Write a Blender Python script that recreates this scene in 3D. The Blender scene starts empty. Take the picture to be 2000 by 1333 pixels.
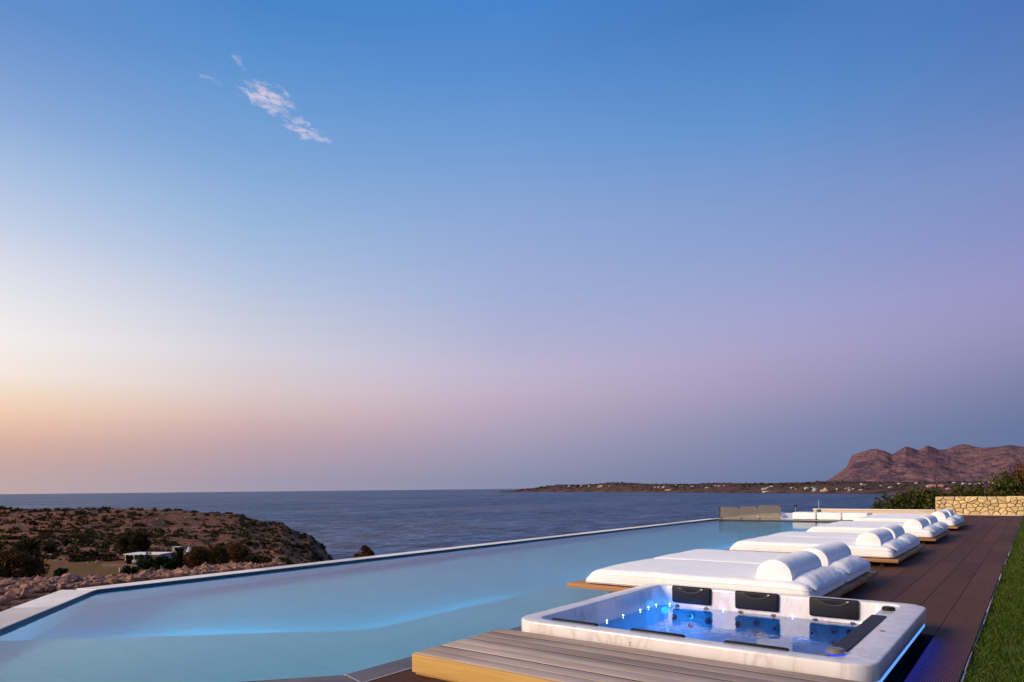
import bpy, bmesh, math, random
import numpy as np
from mathutils import Vector, Matrix, noise as mnoise

random.seed(7); rng = np.random.default_rng(7)
SC = bpy.context.scene
COL = SC.collection

# ------------------------------------------------------------------ camera
FPX = 1333.3; TH = .0104; YAW = math.radians(37.47); CAMZ = 1.12
FW = np.array([-math.sin(YAW), math.cos(YAW)]); RT = np.array([math.cos(YAW), math.sin(YAW)])
cam_d = bpy.data.cameras.new('camera'); cam = bpy.data.objects.new('camera', cam_d); COL.objects.link(cam)
cam_d.sensor_width = 36; cam_d.lens = 24; cam_d.shift_y = 288.3/2000
cam_d.clip_start = .05; cam_d.clip_end = 400000
cam.matrix_world = Matrix.Translation((0, 0, CAMZ)) @ Matrix.Rotation(YAW, 4, 'Z') @ Matrix.Rotation(math.pi/2, 4, 'X') @ Matrix.Rotation(-TH, 4, 'Z')
SC.camera = cam
SEA = -39.0

# ------------------------------------------------------------------ view
vs = SC.view_settings
vs.view_transform = 'Standard'; vs.look = 'None'; vs.exposure = 0; vs.gamma = 1; vs.use_curve_mapping = False

# ------------------------------------------------------------------ sky (dusk gradient over the whole dome)
def lin(c):
    return tuple((v/255/12.92 if v/255 <= .04045 else ((v/255+.055)/1.055)**2.4) for v in c)

def pix_dir(x, y):
    u = (x-1000)/FPX; v = (y-954.8)/FPX
    u, v = u-TH*v, v+TH*u
    h = FW+u*RT
    return Vector((h[0], h[1], -v)).normalized()

def elev(x, y):
    return math.degrees(math.asin(max(0, pix_dir(x, y).z)))

W = bpy.data.worlds.new('World'); SC.world = W; W.use_nodes = True
wn = W.node_tree; wn.nodes.clear()
def N(t, **k):
    n = wn.nodes.new(t)
    for a, b in k.items(): setattr(n, a, b)
    return n
def wmath(op, a, b=None, clamp=False):
    n = N('ShaderNodeMath', operation=op); n.use_clamp = clamp
    for i, s in enumerate((a, b)):
        if s is None: continue
        if isinstance(s, (int, float)): n.inputs[i].default_value = s
        else: wn.links.new(s, n.inputs[i])
    return n.outputs[0]
def wvec(op, a, b=None):
    n = N('ShaderNodeVectorMath', operation=op)
    for i, s in enumerate((a, b)):
        if s is None: continue
        if isinstance(s, (tuple, list, Vector)): n.inputs[i].default_value = s
        else: wn.links.new(s, n.inputs[i])
    return n
def wmix(f, a, b):
    n = N('ShaderNodeMix', data_type='RGBA')
    for i, s in ((0, f), (6, a), (7, b)):
        if isinstance(s, (int, float)): n.inputs[i].default_value = s
        elif isinstance(s, (tuple, list)): n.inputs[i].default_value = (*s[:3], 1)
        else: wn.links.new(s, n.inputs[i])
    return n.outputs[2]
tc = N('ShaderNodeTexCoord'); D = tc.outputs['Generated']
Dn = wvec('NORMALIZE', D).outputs[0]
sep = N('ShaderNodeSeparateXYZ'); wn.links.new(Dn, sep.inputs[0])
EL = wmath('DIVIDE', wmath('ARCSINE', wmath('MAXIMUM', sep.outputs[2], 0.0)), math.pi/2)
SUNYAW = math.radians(107.5)
sdir = (-math.sin(SUNYAW), math.cos(SUNYAW), 0)
hz = wvec('NORMALIZE', wvec('MULTIPLY', Dn, (1, 1, 0)).outputs[0]).outputs[0]
AZ = wmath('MULTIPLY', wmath('ARCCOSINE', wvec('DOT_PRODUCT', hz, sdir).outputs['Value']), 180/math.pi)
ZEN = (46, 88, 156)
cols = {
 0: [(0,(90,138,202)),(109,(114,152,209)),(218,(135,170,217)),(327,(166,192,226)),(437,(195,208,232)),(510,(218,222,234)),(582,(232,232,236)),(655,(245,240,238)),(728,(247,234,222)),(764,(246,222,197)),(800,(243,208,178)),(837,(230,190,166)),(873,(213,174,158)),(910,(198,166,160)),(950,(188,165,165))],
 500: [(0,(66,129,200)),(109,(83,143,207)),(291,(118,163,215)),(437,(150,183,221)),(546,(177,195,224)),(619,(197,203,221)),(691,(213,209,219)),(764,(217,200,200)),(800,(215,188,186)),(837,(202,172,173)),(873,(186,160,169)),(940,(160,151,170))],
 1000: [(0,(64,128,202)),(145,(82,139,207)),(291,(110,155,212)),(437,(139,167,214)),(582,(160,174,214)),(655,(172,177,210)),(728,(189,180,207)),(764,(190,175,198)),(800,(183,167,190)),(873,(158,152,179)),(940,(132,138,168))],
 1500: [(0,(60,117,187)),(218,(88,142,205)),(364,(120,152,206)),(509,(141,160,207)),(619,(160,163,206)),(691,(167,160,198)),(764,(158,150,186)),(837,(131,137,172)),(940,(105,120,158))],
 2000: [(0,(70,114,184)),(182,(90,128,190)),(327,(117,140,196)),(437,(130,143,196)),(546,(147,147,197)),(619,(150,145,190)),(691,(137,137,178)),(764,(117,125,164)),(837,(98,115,155)),(940,(90,108,148))],
}
def ramp(x, stops, gain=1.0, warm=(1,1,1)):
    n = N('ShaderNodeValToRGB'); cr = n.color_ramp; cr.interpolation = 'LINEAR'
    pts = [(elev(x, y)/90, lin([q*.94+.06*w for q, w in zip(c, (205, 195, 222))])) for y, c in stops]; pts.sort(key=lambda p: p[0])
    pts.append((1.0, lin(ZEN)))
    while len(cr.elements) < len(pts): cr.elements.new(.5)
    for i, (p, c) in enumerate(pts): cr.elements[i].position = min(1, p+1e-5*i)
    for i, (p, c) in enumerate(pts):
        k = gain if i < len(pts)-1 else 1
        cr.elements[i].color = (c[0]*(1+(k-1)*warm[0]), c[1]*(1+(k-1)*warm[1]), c[2]*(1+(k-1)*warm[2]), 1)
    wn.links.new(EL, n.inputs[0]); return n.outputs[0]
rp = {x: ramp(x, s) for x, s in cols.items()}
col = ramp(0, cols[0], 1.5, (1, .8, .5))
aprev = 0
for x in (0, 500, 1000, 1500, 2000):
    d = pix_dir(x, 900); a = math.degrees(math.acos((d.x*sdir[0]+d.y*sdir[1])/math.hypot(d.x, d.y)))
    m = N('ShaderNodeMapRange'); m.interpolation_type = 'LINEAR'; m.clamp = True
    m.inputs[1].default_value = aprev; m.inputs[2].default_value = a
    wn.links.new(AZ, m.inputs[0]); col = wmix(m.outputs[0], col, rp[x]); aprev = a
# small pink wisps of cloud
def cloud_layer(col, px, py, hw, hh, tilt, thr, amp, nscale, seed):
    c = pix_dir(px, py); e1 = c.cross(Vector((0, 0, 1))).normalized(); e2 = e1.cross(c).normalized()
    if e1.dot(Vector((*RT, 0))) < 0: e1 = -e1
    if e2.z < 0: e2 = -e2
    ct, st = math.cos(tilt), math.sin(tilt)
    a1 = (e1*ct-e2*st)/(hw/FPX); a2 = (e1*st+e2*ct)/(hh/FPX)
    p = wvec('DOT_PRODUCT', Dn, tuple(a1)).outputs['Value']; q = wvec('DOT_PRODUCT', Dn, tuple(a2)).outputs['Value']
    front = wmath('GREATER_THAN', wvec('DOT_PRODUCT', Dn, tuple(c)).outputs['Value'], .8)
    r2 = wmath('ADD', wmath('MULTIPLY', p, p), wmath('MULTIPLY', q, q))
    env = wmath('SUBTRACT', 1.0, r2, True)
    cb = N('ShaderNodeCombineXYZ'); wn.links.new(p, cb.inputs[0]); wn.links.new(q, cb.inputs[1]); cb.inputs[2].default_value = seed
    nz = N('ShaderNodeTexNoise'); nz.inputs['Scale'].default_value = nscale; nz.inputs['Detail'].default_value = 7; nz.inputs['Roughness'].default_value = .62; nz.inputs['Distortion'].default_value = .5
    wn.links.new(cb.outputs[0], nz.inputs['Vector'])
    v = wmath('ADD', nz.outputs['Fac'], wmath('MULTIPLY', env, .42))
    m = N('ShaderNodeMapRange'); m.interpolation_type = 'SMOOTHSTEP'; m.inputs[1].default_value = thr; m.inputs[2].default_value = thr+.3; m.inputs[4].default_value = amp
    wn.links.new(v, m.inputs[0])
    k = wmath('MULTIPLY', wmath('MULTIPLY', m.outputs[0], front), wmath('MULTIPLY', env, 1.6, True))
    return wmix(k, col, lin((232, 214, 228)))
col = cloud_layer(col, 521, 190, 66, 32, math.radians(12), .71, .68, 2.6, 3.1)
col = cloud_layer(col, 562, 222, 54, 26, math.radians(36), .86, .25, 3.4, 9.4)
col = cloud_layer(col, 597, 256, 62, 26, math.radians(10), .78, .55, 3.2, 5.7)
col = cloud_layer(col, 466, 120, 30, 12, math.radians(48), .78, .5, 1.9, 12.3)
col = cloud_layer(col, 410, 155, 40, 14, math.radians(10), .84, .25, 2.0, 21.0)
bg = N('ShaderNodeBackground'); wn.links.new(col, bg.inputs[0]); bg.inputs[1].default_value = 1.0
out = N('ShaderNodeOutputWorld'); wn.links.new(bg.outputs[0], out.inputs[0])

# ------------------------------------------------------------------ low warm lamp standing in for unseen house lights and the afterglow
sun_d = bpy.data.lights.new('sun', 'SUN'); sun = bpy.data.objects.new('sun', sun_d); COL.objects.link(sun)
sun_d.energy = 4.4; sun_d.angle = math.radians(26); sun_d.color = (1, .77, .54)
SA = math.radians(148); SE = math.radians(27)
S = Vector((-math.sin(SA)*math.cos(SE), math.cos(SA)*math.cos(SE), math.sin(SE)))
sun.rotation_euler = S.to_track_quat('Z', 'Y').to_euler()

# ------------------------------------------------------------------ helpers
def link(o, parent=None):
    COL.objects.link(o)
    if parent is not None: o.parent = parent
    return o
def tag(o, label=None, cat=None, group=None, kind=None):
    if label: o['label'] = label
    if cat: o['category'] = cat
    if group: o['group'] = group
    if kind: o['kind'] = kind
    return o
def mesh(name, v, f, mat=None, smooth=False):
    me = bpy.data.meshes.new(name); me.from_pydata([tuple(map(float, p)) for p in v], [], f); me.update()
    if mat: me.materials.append(mat)
    if smooth: me.polygons.foreach_set('use_smooth', [True]*len(me.polygons))
    return me
def ob(name, me, parent=None, loc=(0, 0, 0)):
    o = bpy.data.objects.new(name, me); o.location = loc; return link(o, parent)
def empty(name, loc=(0, 0, 0)):
    o = bpy.data.objects.new(name, None); o.location = loc; o.empty_display_size = .1; return link(o)
def bm_mesh(name, bm, mat, smooth=False, sharp=None):
    bmesh.ops.recalc_face_normals(bm, faces=bm.faces)
    me = bpy.data.meshes.new(name); bm.to_mesh(me); bm.free(); me.materials.append(mat)
    if smooth:
        me.polygons.foreach_set('use_smooth', [True]*len(me.polygons))
        if sharp: me.set_sharp_from_angle(angle=math.radians(sharp))
    return me
def box_bm(x0, x1, y0, y1, z0, z1, bev=0, seg=2, bm=None):
    own = bm is None
    b = bmesh.new()
    m = Matrix.Translation(((x0+x1)/2, (y0+y1)/2, (z0+z1)/2)) @ Matrix.Diagonal((x1-x0, y1-y0, z1-z0, 1))
    bmesh.ops.create_cube(b, size=1, matrix=m)
    if bev: bmesh.ops.bevel(b, geom=list(b.edges), offset=bev, segments=seg, profile=.5, affect='EDGES')
    if own: return b
    me = bpy.data.meshes.new('t'); b.to_mesh(me); b.free(); bm.from_mesh(me); bpy.data.meshes.remove(me)
    return bm
def box(name, x0, x1, y0, y1, z0, z1, mat, parent=None, bev=0, seg=2, smooth=False):
    return ob(name, bm_mesh(name, box_bm(x0, x1, y0, y1, z0, z1, bev, seg), mat, smooth or bev > 0, 40), parent)
def sheet(name, poly, z, mat, parent=None):
    return ob(name, mesh(name, [(x, y, z) for x, y in poly], [list(range(len(poly)))], mat), parent)
def prism_bm(poly, z0, z1, bev=0, seg=1):
    b = bmesh.new(); vv = [b.verts.new((x, y, z0)) for x, y in poly]; f = b.faces.new(vv)
    r = bmesh.ops.extrude_face_region(b, geom=[f]); 
    for v in r['geom']:
        if isinstance(v, bmesh.types.BMVert): v.co.z = z1
    bmesh.ops.recalc_face_normals(b, faces=b.faces)
    if bev: bmesh.ops.bevel(b, geom=list(b.edges), offset=bev, segments=seg, affect='EDGES')
    return b
def disc_bm(r, h, n=20, bev=0):
    b = bmesh.new(); bmesh.ops.create_cone(b, cap_ends=True, segments=n, radius1=r, radius2=r, depth=h)
    if bev: bmesh.ops.bevel(b, geom=[e for e in b.edges if len(e.link_faces) == 2 and any(len(f.verts) > 4 for f in e.link_faces)], offset=bev, segments=2, affect='EDGES')
    return b

# ------------------------------------------------------------------ materials
class Mat:
    def __init__(s, name):
        s.m = bpy.data.materials.new(name); s.m.use_nodes = True; s.t = s.m.node_tree; s.t.nodes.clear()
        s.o = s.n('ShaderNodeOutputMaterial')
        s._c = None
    def n(s, t, **k):
        x = s.t.nodes.new(t)
        for a, b in k.items(): setattr(x, a, b)
        return x
    def L(s, a, b): s.t.links.new(a, b)
    def coord(s, scale=(1, 1, 1), obj=True, rnd=True):
        tc = s.n('ShaderNodeTexCoord'); mp = s.n('ShaderNodeMapping'); mp.inputs['Scale'].default_value = scale
        src = tc.outputs['Object']
        if not obj:
            g = s.n('ShaderNodeNewGeometry'); src = g.outputs['Position']
        s.L(src, mp.inputs[0])
        if rnd:
            oi = s.n('ShaderNodeObjectInfo'); mu = s.n('ShaderNodeMath', operation='MULTIPLY'); mu.inputs[1].default_value = 37
            s.L(oi.outputs['Random'], mu.inputs[0]); s.L(mu.outputs[0], mp.inputs['Location'])
        return mp.outputs[0]
    def noise(s, v, scale, detail=4, rough=.55, dist=0):
        x = s.n('ShaderNodeTexNoise'); x.inputs['Scale'].default_value = scale; x.inputs['Detail'].default_value = detail
        x.inputs['Roughness'].default_value = rough; x.inputs['Distortion'].default_value = dist
        if v is not None: s.L(v, x.inputs['Vector'])
        return x.outputs['Fac']
    def ramp(s, f, stops, interp='LINEAR'):
        x = s.n('ShaderNodeValToRGB'); cr = x.color_ramp; cr.interpolation = interp
        while len(cr.elements) < len(stops): cr.elements.new(.5)
        for i, (p, c) in enumerate(stops): cr.elements[i].position = p
        for i, (p, c) in enumerate(stops): cr.elements[i].color = (*c, 1) if not isinstance(c, (int, float)) else (c, c, c, 1)
        s.L(f, x.inputs[0]); return x.outputs[0]
    def mix(s, f, a, b, mode='MIX'):
        x = s.n('ShaderNodeMix', data_type='RGBA', blend_type=mode)
        for i, q in ((0, f), (6, a), (7, b)):
            if isinstance(q, (int, float)): x.inputs[i].default_value = q
            elif isinstance(q, tuple): x.inputs[i].default_value = (*q, 1)
            else: s.L(q, x.inputs[i])
        return x.outputs[2]
    def math(s, op, a, b=None, clamp=False):
        x = s.n('ShaderNodeMath', operation=op); x.use_clamp = clamp
        for i, q in enumerate((a, b)):
            if q is None: continue
            if isinstance(q, (int, float)): x.inputs[i].default_value = q
            else: s.L(q, x.inputs[i])
        return x.outputs[0]
    def rnd(s):
        return s.n('ShaderNodeObjectInfo').outputs['Random']
    def bump(s, h, strength=.3, dist=.01, nrm=None):
        x = s.n('ShaderNodeBump'); x.inputs['Strength'].default_value = strength; x.inputs['Distance'].default_value = dist
        s.L(h, x.inputs['Height'])
        if nrm is not None: s.L(nrm, x.inputs['Normal'])
        return x.outputs[0]
    def pr(s, color, rough=.6, nrm=None, metal=0, spec=.5, **k):
        p = s.n('ShaderNodeBsdfPrincipled')
        for nm, q in (('Base Color', color), ('Roughness', rough), ('Metallic', metal), ('Specular IOR Level', spec), *k.items()):
            if isinstance(q, (int, float)): p.inputs[nm].default_value = q
            elif isinstance(q, tuple): p.inputs[nm].default_value = (*q, 1) if len(q) == 3 else q
            else: s.L(q, p.inputs[nm])
        if nrm is not None: s.L(nrm, p.inputs['Normal'])
        s.L(p.outputs[0], s.o.inputs[0]); return p
def plain(name, c, rough=.5, metal=0, spec=.5):
    m = Mat(name); v = m.coord(); f = m.noise(v, 9, 4)
    m.pr(m.mix(.3, c, m.mix(f, tuple(x*.6 for x in c), tuple(min(1, x*1.35) for x in c))), rough, m.bump(m.noise(v, 60), .1, .004), metal, spec); return m.m

def wood(name, dark, light, axis, rough=.6, sc=1.0, knots=.3):
    m = Mat(name); k = [26*sc, 26*sc, 26*sc]; k[axis] = 1.1*sc; v = m.coord(tuple(k))
    f = m.noise(v, 1.0, 6, .6, .8); f2 = m.noise(v, 3.6, 3, .5, .3)
    c = m.mix(f, dark, light); c = m.mix(m.math('MULTIPLY', f2, .35), c, dark, 'MULTIPLY')
    k2 = [3, 3, 3]; k2[axis] = .6; st = m.noise(m.coord(tuple(k2)), 1.3, 3)
    c = m.mix(m.math('MULTIPLY', m.ramp(st, [(.45, 0.), (.7, 1.)]), knots), c, tuple(x*.45 for x in dark))
    oi = m.rnd(); c = m.mix(.5, c, m.mix(oi, (.50, .47, .45), (1.35, 1.32, 1.27)), 'MULTIPLY')
    m.pr(c, rough, m.bump(m.math('ADD', f, f2), .35, .003), 0, .18); return m.m

def fabric():
    m = Mat('white_fabric'); v = m.coord(); w = m.noise(v, 240, 2); wr = m.noise(m.coord((1, 1.6, 1)), 5.5, 3, .5, .6); big = m.noise(v, 2.2, 3)
    c = m.mix(big, (.80, .80, .79), (.88, .87, .85))
    n1 = m.bump(wr, .38, .04); n2 = m.bump(w, .12, .002, n1)
    m.pr(c, .85, n2, 0, .2, **{'Sheen Weight': .15}); return m.m

def marble():
    m = Mat('marble_acrylic'); v = m.coord((1, 1, 1), True, False)
    f = m.noise(m.coord((2.2, 2.2, .5), True, False), 1.8, 6, .6, 1.6); g = m.noise(v, 14, 5, .6)
    c = m.ramp(f, [(.3, (.76, .74, .73)), (.5, (.70, .665, .64)), (.56, (.60, .55, .51)), (.62, (.72, .70, .69)), (.8, (.77, .76, .76))])
    c = m.mix(m.math('MULTIPLY', g, .18), c, (.6, .57, .55))
    m.pr(c, .22, None, 0, .5, **{'Coat Weight': .3}); return m.m

def deckmat():
    m = Mat('ribbed_deck'); tc = m.n('ShaderNodeTexCoord'); sx = m.n('ShaderNodeSeparateXYZ'); m.L(tc.outputs['Object'], sx.inputs[0])
    rib = m.math('SINE', m.math('MULTIPLY', sx.outputs[0], 2*math.pi/.0125))
    v = m.coord((9, .7, 9)); f = m.noise(v, 3, 5, .6); big = m.noise(m.coord((1, 1, 1), False, False), 1.1, 4, .6); dust = m.noise(m.coord((1, .35, 1), False, False), 5, 5, .7)
    c = m.mix(f, (.092, .034, .019), (.165, .064, .038))
    c = m.mix(.55, c, m.mix(m.rnd(), (.60, .58, .58), (1.35, 1.33, 1.3)), 'MULTIPLY')
    c = m.mix(m.math('MULTIPLY', m.ramp(big, [(.45, 0.), (.7, 1.)]), .4), c, (.14, .075, .062))
    c = m.mix(m.math('MULTIPLY', m.ramp(dust, [(.55, 0.), (.72, 1.)]), .25), c, (.17, .10, .085))
    gro = m.math('MULTIPLY', m.ramp(rib, [(.0, 1.), (.35, 0.)]), .45)
    c = m.mix(gro, c, (.03, .018, .016))
    m.pr(c, .72, m.bump(m.math('ADD', rib, m.math('MULTIPLY', f, .8)), .55, .0025), 0, .15); return m.m

def edgeslab():
    m = Mat('brown_edge_stone'); v = m.coord((1, 1, 1), False, False); f = m.noise(v, 6, 6, .65); st = m.noise(v, 2.1, 4, .6, .5)
    c = m.mix(f, (.07, .045, .038), (.13, .09, .08)); c = m.mix(m.ramp(st, [(.45, 0.), (.62, .75)]), c, (.035, .017, .012))
    m.pr(c, .4, m.bump(f, .3, .004), 0, .5); return m.m

def limestone(name, a, b, c3, rough=.7, sc=3.0):
    m = Mat(name); v = m.coord((1, 1, 1), False, True); f = m.noise(v, sc, 6, .62); g = m.noise(v, sc*9, 4, .7); st = m.noise(v, sc*.4, 3, .6)
    c = m.mix(f, a, b); c = m.mix(m.math('MULTIPLY', m.ramp(g, [(.5, 0.), (.75, 1.)]), .4), c, c3); c = m.mix(m.math('MULTIPLY', m.ramp(st, [(.5, 0.), (.7, 1.)]), .35), c, c3)
    oi = m.rnd(); c = m.mix(.6, c, m.mix(oi, (.58, .54, .50), (1.3, 1.26, 1.18)), 'MULTIPLY')
    m.pr(c, rough, m.bump(m.math('ADD', f, m.math('MULTIPLY', g, .4)), .5, .02), 0, .3); return m.m

def water(name, tint, ripple, rscale, rough=.015, fac=1.0, absorb=None):
    m = Mat(name); v = m.coord((1, 1, 1), False, False)
    a = m.noise(m.coord((1, .55, 1), False, False), rscale, 3, .5, .4); b = m.noise(v, rscale*3.3, 2, .5)
    nr = m.bump(m.math('ADD', a, m.math('MULTIPLY', b, .35)), 1.0, ripple)
    fr = m.n('ShaderNodeFresnel'); fr.inputs[0].default_value = 1.33; m.L(nr, fr.inputs['Normal'])
    g = m.n('ShaderNodeBsdfGlossy'); g.inputs['Roughness'].default_value = rough; m.L(nr, g.inputs['Normal'])
    t = m.n('ShaderNodeBsdfTransparent'); t.inputs[0].default_value = (*tint, 1)
    if absorb:
        va = m.n('ShaderNodeVolumeAbsorption'); va.inputs[0].default_value = (*absorb[:3], 1); va.inputs[1].default_value = absorb[3]; m.L(va.outputs[0], m.o.inputs['Volume'])
    x = m.n('ShaderNodeMixShader'); m.L(fr.outputs[0] if fac == 1 else m.math('MULTIPLY', fr.outputs[0], fac), x.inputs[0]); m.L(t.outputs[0], x.inputs[1]); m.L(g.outputs[0], x.inputs[2]); m.L(x.outputs[0], m.o.inputs[0])
    return m.m

def seamat():
    m = Mat('sea_water')
    g = lambda k=(1, 1, 1): m.coord(k, False, False)
    a = m.noise(g(), .05, 5, .6, .3); b = m.noise(g(), .28, 4, .6); c = m.noise(g((.35, .12, 1)), .012, 5, .6, .6); st = m.noise(g(), .035, 9, .72, .2)
    h = m.math('ADD', m.math('MULTIPLY', a, 7.0), b); nr = m.bump(h, 1.0, 2.4)
    cc = m.mix(m.ramp(c, [(.4, 0.), (.65, 1.)]), (.006, .040, .120), (.016, .062, .155))
    cc = m.mix(m.ramp(st, [(.49, 0.), (.57, .85)]), cc, (.07, .14, .29)); cc = m.mix(m.ramp(st, [(.40, .85), (.48, 0.)]), cc, (.008, .014, .055))
    m.pr(cc, m.ramp(c, [(.4, .30), (.65, .42)]), nr, 0, .16, IOR=1.33); return m.m

def poolwatermat():
    m = Mat('pool_water'); v = m.coord((1, 1, 1), False, False)
    a = m.noise(m.coord((1, .55, 1), False, False), 1.5, 3, .5, .4); b = m.noise(v, 6.0, 2, .5)
    nr = m.bump(m.math('ADD', a, m.math('MULTIPLY', b, .3)), 1.0, .0045)
    rf = m.n('ShaderNodeBsdfRefraction'); rf.inputs['Roughness'].default_value = 0; rf.inputs['IOR'].default_value = 1.33; m.L(nr, rf.inputs['Normal'])
    gl = m.n('ShaderNodeBsdfGlossy'); gl.inputs['Roughness'].default_value = .01; m.L(nr, gl.inputs['Normal'])
    fr = m.n('ShaderNodeFresnel'); fr.inputs[0].default_value = 1.33; m.L(nr, fr.inputs['Normal'])
    g = m.n('ShaderNodeMixShader'); m.L(m.math('MULTIPLY', fr.outputs[0], .66), g.inputs[0]); m.L(rf.outputs[0], g.inputs[1]); m.L(gl.outputs[0], g.inputs[2])
    va = m.n('ShaderNodeVolumeAbsorption'); va.inputs[0].default_value = (.20, .80, .95, 1); va.inputs[1].default_value = .45
    m.L(va.outputs[0], m.o.inputs['Volume']); m.L(g.outputs[0], m.o.inputs[0]); return m.m

def poolstone():
    m = Mat('pool_tile'); v = m.coord((1, 1, 1), False, False)
    br = m.n('ShaderNodeTexBrick'); br.inputs['Scale'].default_value = 1.0; br.inputs['Brick Width'].default_value = .6; br.inputs['Row Height'].default_value = .6; br.inputs['Mortar Size'].default_value = .005; br.offset = 0
    br.inputs['Color1'].default_value = (.37, .78, .86, 1); br.inputs['Color2'].default_value = (.34, .74, .82, 1); br.inputs['Mortar'].default_value = (.26, .64, .73, 1)
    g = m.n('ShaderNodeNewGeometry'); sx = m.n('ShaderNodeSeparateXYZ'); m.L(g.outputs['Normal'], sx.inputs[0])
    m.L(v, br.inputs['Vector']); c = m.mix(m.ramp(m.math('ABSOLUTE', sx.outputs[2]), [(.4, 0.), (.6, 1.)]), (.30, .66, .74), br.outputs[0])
    c = m.mix(m.math('MULTIPLY', m.noise(v, 1.3, 5), .5), c, (.33, .72, .80))
    m.pr(c, .5); return m.m

def emit(name, c, s):
    m = Mat(name); e = m.n('ShaderNodeEmission'); e.inputs[0].default_value = (*c, 1); e.inputs[1].default_value = s; m.L(e.outputs[0], m.o.inputs[0]); return m.m

def leafmat(name, a, b, c3, trans=.25):
    m = Mat(name); g = m.n('ShaderNodeNewGeometry'); v = m.coord((1, 1, 1), False, False)
    isl = g.outputs['Random Per Island']
    c = m.ramp(isl, [(0, a), (.55, b), (1, c3)]); c = m.mix(m.math('MULTIPLY', m.noise(v, .9, 3), .5), c, a)
    d = m.n('ShaderNodeBsdfDiffuse'); t = m.n('ShaderNodeBsdfTranslucent'); m.L(c, d.inputs[0]); m.L(c, t.inputs[0])
    x = m.n('ShaderNodeMixShader'); x.inputs[0].default_value = trans; m.L(d.outputs[0], x.inputs[1]); m.L(t.outputs[0], x.inputs[2]); m.L(x.outputs[0], m.o.inputs[0]); return m.m

def hillmat():
    m = Mat('scrub_hillside'); v = m.coord((1, 1, 1), False, False)
    f = m.noise(v, .09, 6, .68); g = m.noise(v, .55, 5, .72); k = m.noise(v, .028, 4, .55); p = m.noise(v, 1.4, 4, .7)
    c = m.ramp(f, [(.32, (.014, .009, .006)), (.45, (.075, .033, .018)), (.55, (.17, .067, .033)), (.68, (.06, .033, .019))])
    c = m.mix(m.ramp(k, [(.5, 0.), (.64, .7)]), c, (.30, .105, .045))
    c = m.mix(m.ramp(g, [(.54, 0.), (.64, .85)]), c, (.014, .015, .007))
    c = m.mix(m.ramp(p, [(.60, 0.), (.68, .8)]), c, (.42, .28, .21))
    at = m.n('ShaderNodeAttribute'); at.attribute_name = 'zone'; sp = m.n('ShaderNodeSeparateColor'); m.L(at.outputs['Color'], sp.inputs[0])
    fld = m.mix(m.noise(m.coord((1, .3, 1), False, False), .25, 4), (.085, .040, .010), (.17, .085, .020))
    c = m.mix(sp.outputs[0], c, fld)
    c = m.mix(sp.outputs[1], c, m.mix(p, (.17, .095, .065), (.28, .18, .13)))
    c = m.mix(sp.outputs[2], c, m.mix(m.noise(v, 5, 5, .7), (.09, .032, .016), (.24, .12, .08)))
    m.pr(c, .9, m.bump(m.math('ADD', f, m.math('MULTIPLY', g, .5)), .6, .8), 0, .15); return m.m

def farmat():
    m = Mat('far_shore_ground'); v = m.coord((1, 1, 1), False, False)
    f = m.noise(v, .011, 6, .66); g = m.noise(v, .045, 4, .7)
    c = m.ramp(f, [(.35, (.025, .022, .018)), (.48, (.085, .048, .035)), (.6, (.13, .065, .05)), (.72, (.05, .04, .03))])
    c = m.mix(m.ramp(g, [(.52, 0.), (.62, .8)]), c, (.02, .022, .018))
    m.pr(c, .95, m.bump(f, .6, 20), 0, .1); return m.m

def mtnmat():
    m = Mat('hazed_mountain_rock'); v = m.coord((1, 1, 1), False, False)
    f = m.noise(v, .0042, 8, .68, .4); g = m.noise(v, .022, 6, .72); gy = m.noise(m.coord((1, 1, .35), False, False), .007, 5, .6, .8)
    c = m.ramp(f, [(.34, (.085, .066, .105)), (.46, (.21, .125, .155)), (.55, (.34, .175, .175)), (.68, (.19, .13, .165))])  # haze and pink evening light are mixed into these rock tones
    c = m.mix(m.ramp(g, [(.52, 0.), (.64, .6)]), c, (.06, .055, .085)); c = m.mix(m.ramp(gy, [(.56, 0.), (.68, .55)]), c, (.42, .26, .24))
    m.pr(c, 1, m.bump(m.math('ADD', m.math('ADD', f, gy), m.math('MULTIPLY', g, .4)), 1, 150), 0, .05); return m.m

def grassmat(): return leafmat('grass_blade', (.040, .075, .010), (.085, .135, .020), (.17, .18, .04), .3)
def lawnmat():
    m = Mat('lawn_soil'); v = m.coord((1, 1, 1), False, False); f = m.noise(v, 7, 5, .7); g = m.noise(v, 1.3, 3)
    c = m.mix(f, (.016, .026, .006), (.05, .07, .014)); c = m.mix(m.ramp(g, [(.55, 0.), (.7, .6)]), c, (.10, .075, .03))
    m.pr(c, .95, m.bump(f, .8, .03), 0, .1); return m.m

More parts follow.
